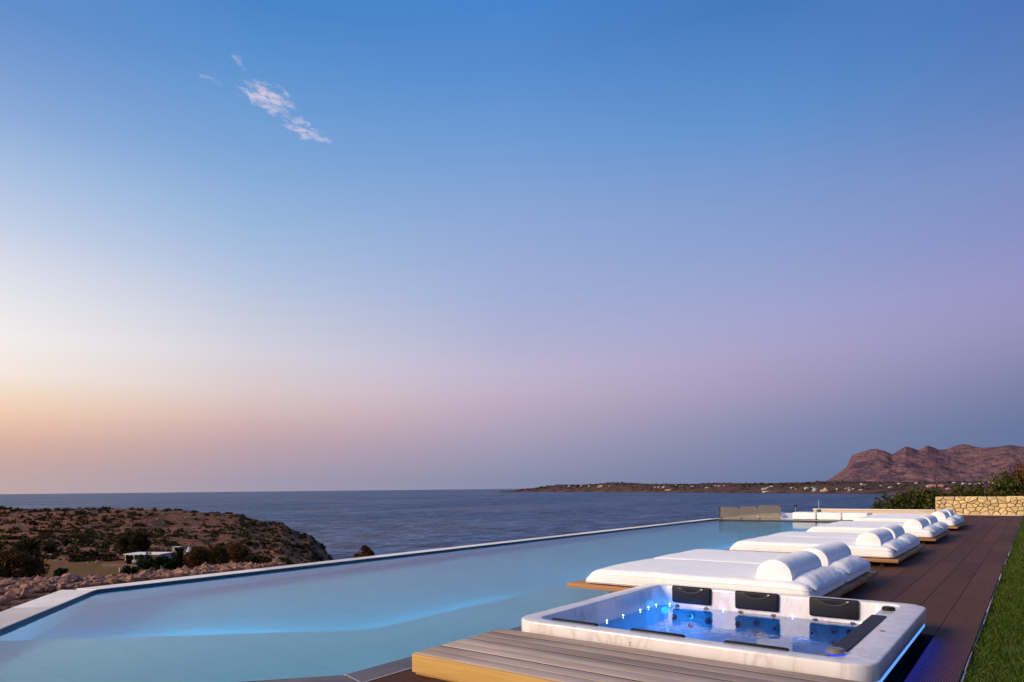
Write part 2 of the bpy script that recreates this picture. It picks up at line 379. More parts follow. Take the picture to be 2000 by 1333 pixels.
M = dict(
 fabric=fabric(), marble=marble(), deck=deckmat(), edge=edgeslab(),
 plank=wood('weathered_teak', (.30, .215, .165), (.70, .57, .48), 0, .65, 1.0, .6),
 fascia=wood('golden_timber', (.44, .25, .06), (.78, .55, .21), 0, .55, .9, .35),
 base=wood('oiled_teak', (.34, .155, .055), (.60, .33, .15), 0, .5),
 coping=limestone('cream_coping', (.78, .73, .66), (.86, .81, .75), (.48, .42, .36), .6, 2.0),
 wallstone=limestone('honey_stone', (.60, .44, .20), (.70, .56, .32), (.42, .27, .11), .85, 6),
 mortar=limestone('mortar', (.13, .085, .045), (.2, .14, .08), (.09, .06, .03), .9, 9),
 rock=limestone('rubble_rock', (.22, .085, .050), (.46, .27, .20), (.10, .032, .017), .9, 7),
 headrock=limestone('headland_rock', (.24, .15, .11), (.42, .30, .23), (.10, .055, .035), .9, .8),
 pool=poolstone(), sea=seamat(),
 poolwater=poolwatermat(),
 tubwater=water('tub_water', (.42, .74, .98), .004, 5.0),
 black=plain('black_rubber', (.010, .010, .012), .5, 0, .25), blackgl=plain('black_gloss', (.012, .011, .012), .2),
 cabinet=plain('black_cabinet', (.006, .006, .008), .6), chrome=plain('chrome', (.22, .24, .28), .25, 1),
 grey2=plain('soft_black', (.045, .043, .045), .45), grey=plain('grey_plastic', (.16, .15, .13), .4), line=plain('pale_grout', (.55, .47, .45), .8),
 tan=plain('tan_render', (.62, .46, .30), .85), white=plain('white_render', (.74, .70, .66), .8), farwhite=plain('duller_white_render', (.50, .46, .43), .9), metal=plain('dark_metal', (.03, .03, .035), .4, .6),  # farwhite is a duller white for distant house walls
 pole=plain('galvanised_pole', (.42, .42, .44), .5, .4), red=plain('red_paint', (.42, .06, .03), .5), pinkw=plain('pink_render', (.52, .25, .2), .9),
 yellow=plain('yellow_fabric', (.62, .48, .14), .8), bark=plain('bark', (.09, .06, .04), .95), darkglass=plain('dark_window', (.03, .035, .045), .15),
 led=emit('blue_led', (.12, .36, .95), 1.15), star=emit('white_led', (.55, .82, 1), 9), ring=emit('blue_ring', (.03, .06, 1), 1.6), plamp=emit('pool_lamp_lens', (.10, .62, 1), 58), plamp2=emit('dimmer_pool_lamp_lens', (.10, .62, 1), 15),
 hill=hillmat(), far=farmat(), mtn=mtnmat(), lawn=lawnmat(), blade=grassmat(),
 l_olive=leafmat('leaf_olive', (.020, .022, .010), (.055, .045, .018), (.11, .075, .03)),
 l_scrub=leafmat('leaf_scrub', (.020, .016, .008), (.055, .046, .020), (.11, .085, .038)),
 l_dark=leafmat('leaf_dark', (.010, .018, .009), (.025, .042, .016), (.055, .07, .028)),
 l_brown=leafmat('leaf_brown', (.035, .024, .012), (.10, .055, .02), (.19, .10, .035)),
 l_shrub=leafmat('leaf_shrub', (.022, .036, .012), (.07, .09, .022), (.22, .15, .04), .3),
 l_rust=leafmat('leaf_rust', (.06, .025, .010), (.17, .06, .018), (.20, .13, .03), .3),
)

# ------------------------------------------------------------------ sea
def ring_disc(r0, r1, n=96):
    v, f = [], []
    radii = [0, 200, 600, 1500, 4000, 12000, 40000, 120000]
    v.append((0, 0, 0))
    for r in radii[1:]:
        for i in range(n): a = 2*math.pi*i/n; v.append((r*math.cos(a), r*math.sin(a), 0))
    for i in range(n): f.append((0, 1+i, 1+(i+1) % n))
    for k in range(len(radii)-2):
        a, b = 1+k*n, 1+(k+1)*n
        for i in range(n): f.append((a+i, b+i, b+(i+1) % n, a+(i+1) % n))
    return v, f
v, f = ring_disc(0, 0)
tag(ob('sea', mesh('sea', v, f, M['sea']), None, (0, 0, SEA)), 'slate blue evening sea with small ripples out to the horizon', kind='structure')

# ------------------------------------------------------------------ terrain near the villa
def to_pd(X, Y):
    d = X*FW[0]+Y*FW[1]; s = X*RT[0]+Y*RT[1]
    return 1000+FPX*s/d, d
def from_pd(px, d):
    u = (px-1000)/FPX; p = d*(FW+u*RT); return p[0], p[1]
def from_pix_h(x, y, z):
    u = (x-1000)/FPX; v = (y-954.8)/FPX; u, v = u-TH*v, v+TH*u
    d = (CAMZ-z)/v; p = d*(FW+u*RT); return p[0], p[1], d
DG = np.array([5, 7, 9, 10.5, 12, 16, 22, 40, 70, 100, 140, 170, 200, 230, 266, 300, 330, 370, 385, 402, 440, 480, 560])
PR = {
 -700: [-.1,-.1,-.4,-.9,-1.6,-2.6,-4.2,-7,-10.5,-13,-16.5,-18,-18,-17,-15.5,-13.5,-11,-8.0,-8.5,-11,-25,-42,-44],
 0:    [-.03,-.03,-.06,-.7,-1.7,-2.8,-4.5,-7,-10.5,-13,-16.5,-18,-18,-16.8,-15.8,-14,-11.2,-6.9,-7.6,-10.5,-25,-42,-44],
 120:  [-.03,-.03,-.03,-.5,-1.6,-2.8,-4.5,-7.4,-11,-14,-17,-18,-18,-16.8,-16,-14.5,-12,-7.9,-8.2,-11,-25,-42,-44],
 230:  [-.03,-.03,-.03,-.25,-1.6,-2.8,-4.6,-7.6,-11.5,-14.5,-17.2,-18.2,-18.2,-17.5,-16.5,-15,-12.6,-7.9,-8.2,-11,-26,-42,-44],
 300:  [-.03,-.03,-.03,-.15,-1.5,-2.8,-4.8,-8,-12,-15,-17.4,-18.4,-18.4,-17.8,-17,-15.4,-13,-8.3,-8.6,-12,-27,-42,-44],
 440:  [-.03,-.03,-.03,-.05,-1.3,-3.0,-5,-8.5,-12.5,-15.5,-18,-18.8,-18.8,-18.6,-18.2,-17,-15,-11.2,-11.2,-14,-30,-43,-44],
 540:  [-.03,-.03,-.03,-.03,-1.2,-3.0,-5.2,-9,-13.5,-16.5,-18.8,-19.5,-20,-20.8,-21,-20.8,-20,-17.4,-17.2,-20,-34,-43,-44],
 600:  [-.1,-.1,-.1,-.1,-1.2,-3.2,-5.6,-10,-15,-18,-20.5,-22,-22.5,-24.5,-25,-25.4,-25.5,-24.4,-23.8,-24.6,-37,-43,-44],
 625:  [-.1,-.1,-.1,-.1,-1.2,-3.2,-5.6,-10,-15.4,-19,-22,-24.5,-26,-28.5,-30,-30.8,-31,-30.2,-29.6,-29.8,-39.5,-43,-44],
 648:  [-.1,-.1,-.1,-.1,-1.2,-3.3,-5.8,-8.2,-12.5,-17,-24,-28,-30.5,-34,-37,-38.4,-39.2,-39.4,-39.4,-39.6,-42,-43,-44],
 672:  [-.1,-.1,-.1,-.1,-1.2,-3.3,-5.8,-7.8,-9.9,-15,-25,-32,-37,-40,-42,-43,-44,-44,-44,-44,-44,-44,-44],
 740:  [-.1,-.1,-.1,-.1,-1.2,-3.3,-5.8,-7.8,-9.9,-16,-28,-35,-41,-43,-44,-44,-44,-44,-44,-44,-44,-44,-44],
 1000: [-.1,-.1,-.1,-.1,-.1,-1.5,-4,-11,-20,-30,-40,-43,-44]+[-44]*10,
 1380: [-.1]*6+[-.1,-4,-14,-26,-38,-43,-44]+[-44]*10,
 1650: [-.1]*6+[-.15,-2.4,-9,-20,-34,-42,-44]+[-44]*10,
 1850: [-.1]*6+[-.12,-1.2,-5,-12,-24,-33,-40,-43]+[-44]*9,
 2100: [-.1]*6+[-.12,-.6,-2,-6,-15,-22,-28,-33,-38,-42]+[-44]*7,
 2900: [-.1]*6+[-.12,-.4,-1,-3,-8,-13,-18,-23,-29,-34,-38,-42]+[-44]*5,
}
PXK = np.array(sorted(PR)); PRA = np.array([PR[k] for k in sorted(PR)], float)
def ground(px, d):
    px = min(max(px, PXK[0]), PXK[-1]); i = min(max(np.searchsorted(PXK, px)-1, 0), len(PXK)-2)
    t = (px-PXK[i])/(PXK[i+1]-PXK[i]); t = t*t*(3-2*t)
    prof = PRA[i]*(1-t)+PRA[i+1]*t
    z = float(np.interp(d, DG, prof))
    X, Y = from_pd(px, d)
    amp = min(1.0, max(0, (d-14)/150.0))
    if z > SEA-3:
        field = math.exp(-((d-165)/32)**2) if px < 320 else 0
        n = mnoise.fractal(Vector((X*.018, Y*.018, 3.1)), 1.0, 2.1, 5)*1.9+mnoise.fractal(Vector((X*.11, Y*.11, 7.7)), 1.0, 2.0, 4)*.55
        z += n*amp*(1-.9*field)*(.55 if d > 355 else 1)
    return z
def march(px, y, d0=20, d1=520):
    """first ground point on the pixel's ray"""
    u = (px-1000)/FPX; v = (y-954.8)/FPX; u, v = u-TH*v, v+TH*u
    p = 1000+FPX*u; d = d0
    while d < d1:
        if ground(p, d) >= CAMZ-v*d: break
        d *= 1.01
    X, Y = from_pd(p, d); return X, Y, ground(p, d), d
def coping_out(X, Y):
    """inside the villa's plateau?"""
    if Y > 29.55 or X > 60: return False
    if Y > 3.05: return X > -9.0
    return X > -9.0 + (3.05-Y)*1.275
cols_px = np.concatenate([np.arange(-700, 0, 16), np.arange(0, 760, 5), np.arange(760, 2900, 22)])
rows_d = []
d = 4.0
while d < 560: rows_d.append(d); d *= 1.028
zone_f, zone_p, zone_r = [], [], []
V = []
for i, px in enumerate(cols_px):
    for dd in rows_d:
        X, Y = from_pd(px, dd); z = ground(px, dd)
        if coping_out(X, Y): z = min(z, -2.4)
        V.append((X, Y, z))
        yy = 954.8+FPX*((CAMZ-z)/dd) - TH*(px-1000)
        n = mnoise.noise(Vector((X*.05, Y*.05, 0)))
        fz = 1.0 if (82 < px < 315 and 138+n*8 < dd < 192+n*10) else 0.0
        pz = 0.0
        if 196 < px < 312 and abs(yy-(1104+.03*(px-196)+n*2)) < 3.2: pz = 1
        if 95 < px < 235 and abs(yy-(1066+9*math.sin(px*.035)+n*6)) < 4.5: pz = .75
        if 300 < px < 440 and abs(yy-(1040-(px-300)*.11+n*4)) < 2.0 : pz = .55
        if 470 < px < 640 and dd > 150 and abs(yy-(1094+n*3)) < 3.5: pz = .5
        zone_f.append(fz); zone_p.append(pz); zone_r.append(1.0 if dd < 14 else max(0, 1-(dd-14)/10))
nr = len(rows_d); Fq = []
for i in range(len(cols_px)-1):
    for j in range(nr-1):
        a = i*nr+j; Fq.append((a, a+1, a+nr+1, a+nr))
me = mesh('hillside', V, Fq, M['hill'], True)
at = me.color_attributes.new('zone', 'FLOAT_COLOR', 'POINT')
buf = np.ones((len(V), 4), 'f'); buf[:, 0] = zone_f; buf[:, 1] = zone_p; buf[:, 2] = zone_r
at.data.foreach_set('color', buf.ravel())
tag(ob('hillside', me), 'brown scrubby coastal slope running down to the sea', kind='structure')

# scattered blobs helper (joined low-poly clumps)
def ico(sub=1):
    b = bmesh.new(); bmesh.ops.create_icosphere(b, subdivisions=sub, radius=1)
    v = np.array([x.co[:] for x in b.verts]); f = np.array([[q.index for q in x.verts] for x in b.faces]); b.free(); return v, f
ICV, ICF = ico(1); IC2V, IC2F = ico(2)
def scatter(name, pts, sizes, mat, squash=.6, jit=.35, label=None, sub=1, smooth=False):
    bv, bf = (ICV, ICF) if sub == 1 else (IC2V, IC2F)
    vs_, fs_ = [], []
    for k, (p, s) in enumerate(zip(pts, sizes)):
        a = rng.uniform(0, 6.28); c, q = math.cos(a), math.sin(a)
        w = bv*(1+rng.uniform(-jit, jit, (len(bv), 1)))*np.array([rng.uniform(.7, 1.35), rng.uniform(.7, 1.35), squash*rng.uniform(.7, 1.3)])*s
        w = np.stack([w[:, 0]*c-w[:, 1]*q, w[:, 0]*q+w[:, 1]*c, w[:, 2]], 1)+np.array(p)
        vs_.append(w); fs_.append(bf+k*len(bv))
    me = mesh(name, np.concatenate(vs_), np.concatenate(fs_).tolist(), mat, smooth)
    o = ob(name, me)
    if label: tag(o, label, kind='stuff')
    return o
def tufts(pts, sizes, per, leaf):
    """bushes of loose leaf faces, as one soup"""
    P, Fc = [], []; k = 0
    for p, s in zip(pts, sizes):
        n = per
        dirv = rng.normal(size=(n, 3)); dirv /= np.linalg.norm(dirv, axis=1)[:, None]; dirv[:, 2] = np.abs(dirv[:, 2])*.75
        c = np.array(p)+dirv*s*rng.uniform(.55, 1.05, (n, 1))
        a = rng.normal(size=(n, 3)); b = rng.normal(size=(n, 3)); l = leaf*s
        q = np.stack([c-a*l*.5, c+b*l*.5, c+a*l*.5, c-b*l*.5], 1).reshape(-1, 3)
        P.append(q); Fc += [(k+4*i, k+4*i+1, k+4*i+2, k+4*i+3) for i in range(n)]; k += 4*n
    return np.concatenate(P), Fc
pts, sz, rp_, rs_ = [], [], [], []
for i in range(7200):
    px = random.uniform(-450, 655); dd = random.uniform(188, 392)
    z = ground(px, dd); X, Y = from_pd(px, dd)
    if z < SEA+.8: continue
    dens = mnoise.fractal(Vector((X*.02, Y*.02, 11)), 1, 2, 3)
    if dens < random.uniform(-.8, .6): continue
    s = random.choice([.35, .5, .6, .8, 1.1, 1.5]) ; pts.append((X, Y, z-.1)); sz.append(s)
for i in range(150):
    px = random.uniform(-400, 630); dd = random.uniform(190, 380); z = ground(px, dd); X, Y = from_pd(px, dd)
    if z > SEA+2: pts.append((X, Y, z-.2)); sz.append(random.uniform(1.5, 2.6))
for i in range(1500):
    px = random.uniform(-600, 800); dd = random.uniform(16, 135); z = ground(px, dd); X, Y = from_pd(px, dd)
    pts.append((X, Y, z-.05)); sz.append(random.uniform(.15, .7))
P_, F_ = tufts(pts, sz, 26, .42)
tag(ob('hillside_scrub', mesh('hillside_scrub', P_, F_, M['l_scrub'])), 'low dark scrub dotted over the brown headland', kind='stuff')
for i in range(4200):
    px = random.uniform(-450, 655); dd = random.uniform(185, 392); z = ground(px, dd); X, Y = from_pd(px, dd)
    if z < SEA+.3 or mnoise.noise(Vector((X*.03, Y*.03, 4))) < random.uniform(-.5, .45): continue
    rp_.append((X, Y, z)); rs_.append(random.choice([.15, .2, .25, .3, .4, .6]))
scatter('hillside_rocks', rp_, rs_, M['headrock'], .6, .35, 'pale rocks strewn over the brown headland')
# dark sea rocks at the tip of the headland
sp_, ss_ = [], []
for i in range(260):
    px = random.gauss(640, 14); dd = random.uniform(270, 408)
    X, Y = from_pd(px, dd); z = ground(px, dd)
    if -41.5 < z < SEA+3: sp_.append((X, Y, max(z, SEA-.3))); ss_.append(random.uniform(.4, 1.8))
scatter('shore_rocks', sp_, ss_, plain('wet_rock', (.035, .028, .026), .6), .5, .4, 'dark wet rocks along the waterline of the headland')

# rubble bank beside the pool
bp, bs, big = [], [], []
for i in range(9000):
    if random.random() < .72:
        Y = random.uniform(3.0, 12.5); w = max(.25, 2.0-.17*(Y-3)); X = -9.13-random.random()**1.3*w
    else:
        t = random.uniform(-.8, 1.0); X = -9.1+1.9*t*1.0; Y = 3.05-1.49*t; k = .12+random.random()*2.0; X -= k*.62; Y -= k*.78
    if coping_out(X-.06, Y): continue
    px, dd = to_pd(X, Y)
    s = random.choice([.008, .01, .012, .015, .018, .02, .025, .03, .04, .055, .07])
    z = ground(px, dd)+.02+random.random()**2*.03
    if random.random() < .009: big.append((X, Y, z, random.uniform(.055, .10)))
    else: bp.append((X, Y, z)); bs.append(s)
scatter('rubble', bp, bs, M['rock'], .7, .35, 'loose reddish rubble piled beside the pale pool coping')
for k, (X, Y, z, s) in enumerate(big[:45]):
    w = IC2V*np.array([random.uniform(.8, 1.4), random.uniform(.8, 1.4), random.uniform(.5, .8)])*s
    w = w*(1+np.array([[mnoise.noise(Vector(q)*3.2+Vector((k, 0, 0)))*.45] for q in IC2V]))
    me = mesh('rock', w, IC2F.tolist(), M['rock'])
    o = ob('rock', me, None, (X, Y, z+s*.15)); o.rotation_euler.z = random.uniform(0, 6)
    tag(o, 'large pale pinkish rock in the rubble beside the pool coping', 'rock', 'rocks in the rubble beside the pool')

# ------------------------------------------------------------------ trees
def crown(n_clump, per, rx, ry, rz, leaf, lumps=.34, zc=0):
    P, Fc = [], []; k = 0
    for i in range(n_clump):
        while True:
            c = rng.uniform(-1, 1, 3); r = np.linalg.norm(c)
            if .25 < r < 1 and c[2] > -.85: break
        c = c*np.array([rx, ry, rz])*.80; R = lumps*min(rx, rz)*rng.uniform(.6, 1.25)
        dv = rng.normal(size=(per, 3)); dv /= np.linalg.norm(dv, axis=1)[:, None]
        q = c+dv*R*rng.uniform(.3, 1.15, (per, 1))**.7
        a = rng.normal(size=(per, 3)); a /= np.linalg.norm(a, axis=1)[:, None]; b = np.cross(a, rng.normal(size=(per, 3))); b /= np.linalg.norm(b, axis=1)[:, None]
        l = leaf*rng.uniform(.6, 1.4, (per, 1))
        s = np.stack([q-a*l, q+b*l*.45, q+a*l, q-b*l*.45], 1).reshape(-1, 3); s[:, 2] += zc
        P.append(s); Fc += [(k+4*j, k+4*j+1, k+4*j+2, k+4*j+3) for j in range(per)]; k += 4*per
    return np.concatenate(P), Fc
def tube(pts, rad, n=7):
    v, f = [], []
    for i, (p, r) in enumerate(zip(pts, rad)):
        p = Vector(p); t = (Vector(pts[min(i+1, len(pts)-1)])-Vector(pts[max(i-1, 0)])).normalized()
        a = t.orthogonal().normalized(); b = t.cross(a)
        for k in range(n): q = p+(a*math.cos(6.2832*k/n)+b*math.sin(6.2832*k/n))*r; v.append(q[:])
    for i in range(len(pts)-1):
        for k in range(n): f.append((i*n+k, i*n+(k+1) % n, (i+1)*n+(k+1) % n, (i+1)*n+k))
    f.append(tuple(range(n))[::-1]); f.append(tuple((len(pts)-1)*n+k for k in range(n)))
    return v, f
def join(parts):
    v, f = [], []
    for a, b in parts:
        k = len(v); v += list(a); f += [tuple(i+k for i in q) for q in b]
    return v, f
def tree(name, X, Y, z, h, w, mat, label, cat='tree', group=None, ncl=34, per=60, leaf=None, trunk=.28, depth=None):
    t = empty(name, (X, Y, z)); leaf = leaf or .045*h
    rz = h*(1-trunk)/2*1.08; rx = w/2; ry = (depth or w*.95)/2
    zc = h-rz*.98
    v, f = crown(int(ncl*1.3), int(per*1.7), rx, ry, rz, leaf*1.15, .36, zc)
    ob('crown', mesh('crown', v, f, mat), t)
    parts = [tube([(0, 0, -.3), (.02*h, .01*h, h*trunk*.6), (.0, .02*h, h*trunk*1.1), (.02*h, 0, zc)], [.035*h, .028*h, .024*h, .012*h])]
    for k in range(6):
        a = k*1.047+random.uniform(-.4, .4); e = (math.cos(a)*rx*.6, math.sin(a)*ry*.6, zc+random.uniform(-.3, .5)*rz)
        parts.append(tube([(0, .01*h, h*trunk*.85), (e[0]*.5, e[1]*.5, (h*trunk+e[2])/2), e], [.018*h, .013*h, .006*h], 5))
    v, f = join(parts); ob('trunk', mesh('trunk', v, f, M['bark'], True), t)
    return tag(t, label, cat, group)
def pix_tree(name, x0, x1, ytop, ybase, mat, label, d=None, **k):
    xc = (x0+x1)/2
    X, Y, z, dd = march(xc, ybase)
    if d:
        px, _ = 1000+(xc-1000), 0; X, Y = from_pd(xc, d); dd = d; z = CAMZ-dd*((ybase-954.8)/FPX+TH*(xc-1000)/FPX)
        zg = ground(xc, d); z = min(z, zg)
    h = (ybase-ytop)*dd/FPX + max(0, 0 if not d else (CAMZ-dd*((ybase-954.8)/FPX+TH*(xc-1000)/FPX))-z); w = (x1-x0)*dd/FPX
    return tree(name, X, Y, z, h, w, mat, label, **k)
G = 'trees below the villa'
pix_tree('olive_tree', -30, 84, 1072, 1150, M['l_brown'], 'broad brownish olive tree at the left edge below the pool', d=98, trunk=.12, ncl=60, per=70, leaf=.22, group=G)
pix_tree('carob_tree', 15, 78, 1043, 1105, M['l_olive'], 'dark tree rising behind the broad brownish olive tree', d=125, trunk=.15, ncl=44, per=60, leaf=.24, group=G)
pix_tree('olive_tree', -40, 12, 1050, 1100, M['l_dark'], 'dark green tree cut by the left edge of the view', d=130, trunk=.15, ncl=30, per=60, leaf=.24, group=G)
pix_tree('bush', 84, 110, 1063, 1083, M['l_olive'], 'small rounded olive bush beside the bare sandy patch', cat='bush', trunk=.05, ncl=16, per=50, leaf=.2)
pix_tree('bush', 122, 136, 1054, 1070, M['l_dark'], 'small dark bush standing in the bare sandy patch', cat='bush', trunk=.05, ncl=12, per=50, leaf=.2)
pix_tree('bush', 150, 168, 1052, 1068, M['l_olive'], 'low olive bush at right end of the bare sandy patch', cat='bush', trunk=.05, ncl=12, per=50, leaf=.2)
pix_tree('bush', 160, 195, 1076, 1090, M['l_dark'], 'wide dark low bush at the far edge of the dry field', cat='bush', trunk=.03, ncl=18, per=50, leaf=.2)
pix_tree('carob_tree', 226, 297, 1037, 1088, M['l_olive'], 'large dark rounded tree behind the white flat-roofed house', trunk=.12, ncl=56, per=70, leaf=.26, group=G)
pix_tree('shrub', 100, 134, 1105, 1140, M['l_dark'], 'spiky green shrub beside the small red-roofed hut', d=105, cat='bush', trunk=.1, ncl=22, per=50, leaf=.2)
pix_tree('shrub', 80, 102, 1126, 1150, M['l_dark'], 'small black-green shrub just behind the rubble', d=60, cat='bush', trunk=.05, ncl=16, per=50, leaf=.12)
pix_tree('shrub', 138, 156, 1122, 1142, M['l_dark'], 'small dark shrub in front of the red-roofed hut', d=70, cat='bush', trunk=.05, ncl=16, per=50, leaf=.12)
pix_tree('shrub', 236, 268, 1103, 1128, M['l_dark'], 'round dark shrub on the dry field by the pale track', d=140, cat='bush', trunk=.05, ncl=20, per=60, leaf=.2)
pix_tree('shrub', 243, 262, 1086, 1102, M['l_olive'], 'small shrub left of the white flat-roofed house', cat='bush', trunk=.05, ncl=14, per=50, leaf=.2)
pix_tree('hedge_tree', 266, 306, 1080, 1106, M['l_dark'], 'green shrubs in front of the white flat-roofed house', d=168, cat='bush', trunk=.05, ncl=26, per=60, leaf=.2)
pix_tree('hedge_tree', 298, 336, 1086, 1122, M['l_dark'], 'dark green tree beside the grey utility pole', d=158, trunk=.05, ncl=30, per=60, leaf=.22, group=G)
pix_tree('hedge_tree', 328, 362, 1084, 1116, M['l_dark'], 'dark green tree right of the utility pole', d=162, trunk=.05, ncl=30, per=60, leaf=.22, group=G)
pix_tree('olive_tree', 338, 358, 1066, 1098, M['l_dark'], 'thin dark tree right behind the flat-roofed house', d=186, trunk=.2, ncl=18, per=50, leaf=.2, group=G)
pix_tree('tamarisk_tree', 357, 412, 1066, 1116, M['l_brown'], 'golden brown tree, leftmost of the brown clump by the pool', d=162, trunk=.06, ncl=50, per=70, leaf=.22, group=G)
pix_tree('tamarisk_tree', 400, 444, 1064, 1112, M['l_brown'], 'tall brown tree in the middle of the brown clump', d=170, trunk=.06, ncl=44, per=70, leaf=.22, group=G)
pix_tree('tamarisk_tree', 432, 488, 1060, 1108, M['l_brown'], 'widest brown tree in front of the rocky headland', d=178, trunk=.06, ncl=50, per=70, leaf=.22, group=G)
pix_tree('shrub', 465, 505, 1080, 1112, M['l_olive'], 'dark olive shrub at right end of the brown clump', d=165, cat='bush', trunk=.04, ncl=26, per=60, leaf=.2)
pix_tree('shrub', 498, 532, 1082, 1106, M['l_olive'], 'olive shrub beside the low stone ruin', d=190, cat='bush', trunk=.04, ncl=20, per=60, leaf=.2)
pix_tree('shrub', 545, 580, 1090, 1106, M['l_olive'], 'low shrub just over the pool edge below the headland', d=170, cat='bush', trunk=.04, ncl=18, per=50, leaf=.2)
pix_tree('tamarisk_tree', 688, 738, 1058, 1098, M['l_brown'], 'lone rusty brown bushy tree against the sea behind the pool edge', d=72, trunk=.05, ncl=46, per=70, leaf=.11, group=G)
# shrubs beyond the terrace, right
def shrub(X, Y, z, h, w, mat, label, ncl=40, per=60, leaf=.06):
    """several upright leafy stems"""
    t = empty('shrub', (X, Y, z)); parts = []; vv, ff = [], []
    for k in range(max(9, int(w*16))):
        a = random.uniform(0, 6.28); r = random.random()**.6*w/2*.75; hh = h*random.uniform(.6, 1.0)*(1-.35*(r/(w/2)))
        b = (math.cos(a)*r*.5, math.sin(a)*r*.5, -.05); e = (math.cos(a)*r*1.15, math.sin(a)*r*1.15, hh)
        parts.append(tube([b, ((b[0]+e[0])/2*.9, (b[1]+e[1])/2*.9, hh*.5), e], [.014, .011, .005], 4))
        n = per*3; tt = rng.uniform(.18, 1.05, n)
        c = np.array(b)+(np.array(e)-np.array(b))*tt[:, None]+rng.normal(size=(n, 3))*np.array([1, 1, .8])*(.22*w*(1.15-.8*tt))[:, None]
        c[:, 2] = np.abs(c[:, 2])
        u = rng.normal(size=(n, 3)); u[:, 2] = np.abs(u[:, 2])+.3; u /= np.linalg.norm(u, axis=1)[:, None]; q = np.cross(u, rng.normal(size=(n, 3))); q /= np.linalg.norm(q, axis=1)[:, None]
        l = leaf*rng.uniform(.6, 1.4, (n, 1)); s = np.stack([c-u*l, c+q*l*.35, c+u*l, c-q*l*.35], 1).reshape(-1, 3)
        kk = len(vv); vv += s.tolist(); ff += [(kk+4*j, kk+4*j+1, kk+4*j+2, kk+4*j+3) for j in range(n)]
    ob('foliage', mesh('foliage', vv, ff, mat), t)
    v, f = join(parts); ob('stem', mesh('stem', v, f, M['bark']), t)
    return tag(t, label, 'shrub')
def pix_shrub(x, dist, ytop, wpx, mat, label, leaf=.075):
    X, Y = from_pd(x, dist); z = ground(x, dist); s = dist/FPX
    h = (CAMZ-dist*((ytop-954.8)/FPX+TH*(x-1000)/FPX))-z
    return shrub(X, Y, z, h, wpx*s*1.35, mat, label, leaf=leaf*1.25)
pix_shrub(1728, 29.5, 960, 34, M['l_shrub'], 'slim upright green shrub, leftmost of those before the far wall')
pix_shrub(1768, 29.5, 948, 44, M['l_shrub'], 'tall green shrub with yellowish tip next to the slim one')
pix_shrub(1804, 29.0, 946, 48, M['l_shrub'], 'full green shrub touching the left end of the stone wall')
pix_shrub(1836, 31, 952, 40, M['l_shrub'], 'dark shrub rising just behind the end of the stone wall')
pix_shrub(1872, 33, 948, 46, M['l_shrub'], 'olive shrub behind the left half of the stone wall')
pix_shrub(1908, 33, 946, 46, M['l_shrub'], 'olive brown shrub behind the middle of the stone wall')
pix_shrub(1942, 32, 948, 44, M['l_rust'], 'rusty orange shrub behind the stone wall')
pix_shrub(1968, 31, 918, 56, M['l_shrub'], 'tall olive shrub rising high over the stone wall')
pix_shrub(1996, 31, 902, 50, M['l_rust'], 'tallest yellow brown shrub cut by the right edge')
pix_shrub(2040, 32, 905, 66, M['l_shrub'], 'green shrub beyond the right end of the stone wall')

# ------------------------------------------------------------------ buildings below
def cube_part(name, c, sx, sy, z0, z1, mat, parent, off=(0, 0)):
    return box(name, off[0]-sx/2, off[0]+sx/2, off[1]-sy/2, off[1]+sy/2, z0, z1, mat, parent)
def bld(name, px, d, label, cat, rot=0):
    X, Y = from_pd(px, d); z = ground(px, d)
    t = empty(name, (X, Y, z)); t.rotation_euler.z = YAW+rot; return tag(t, label, cat)
t = bld('flat_roofed_house', 292, 190, 'long low white house with a flat overhanging roof below the pool', 'house', -.1)
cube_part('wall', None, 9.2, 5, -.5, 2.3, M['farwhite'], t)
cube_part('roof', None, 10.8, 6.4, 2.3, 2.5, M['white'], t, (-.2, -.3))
cube_part('lit_wall', None, 2.0, .2, 0, 2.2, M['tan'], t, (3.2, -2.65))  # tan slab puts the yellow light on this wall into its colour
for k in range(4): cube_part('window', None, 1.0, .12, .9, 2.0, M['darkglass'], t, (-4+1.7*k, -2.55))
for k in range(3): cube_part('post', None, .2, .2, 0, 2.3, M['white'], t, (-4.9+1.2*k, -3.4))
t = bld('shed', 345, 215, 'small white shed up behind the flat-roofed house', 'shed')
cube_part('wall', None, 2.2, 2.0, -.3, 1.25, M['farwhite'], t); cube_part('roof', None, 2.5, 2.3, 1.25, 1.4, M['farwhite'], t); cube_part('door', None, .6, .1, 0, 1.1, M['darkglass'], t, (.4, -1.12))
t = bld('tent', 368, 205, 'pale pointed tent-like roof beside the small white shed', 'tent')
b = bmesh.new(); bmesh.ops.create_cone(b, cap_ends=True, segments=8, radius1=1.4, radius2=.1, depth=2.4, matrix=Matrix.Translation((0, 0, 1.7))); ob('canopy', bm_mesh('canopy', b, M['white']), t); cube_part('wall', None, 1.7, 1.7, -.2, .6, M['white'], t)
t = bld('shed', 421, 204, 'tiny white cabin half hidden behind the brown trees', 'shed')
cube_part('wall', None, 1.7, 1.5, -.3, 1.9, M['white'], t); cube_part('roof', None, 1.9, 1.8, 1.9, 2.05, M['metal'], t)
t = bld('stone_ruin', 505, 196, 'low pale stone ruin right of the brown trees', 'ruin')
cube_part('wall', None, 4.6, 2.6, -.4, 1.3, M['rock'], t); cube_part('wall', None, 1.6, 2.0, -.4, 2.0, M['rock'], t, (2.0, .6))
t = bld('red_roofed_hut', 142, 118, 'small red-roofed hut with white base at the field edge', 'hut', .2)
cube_part('wall', None, 2.0, 1.4, -.2, .8, M['white'], t)
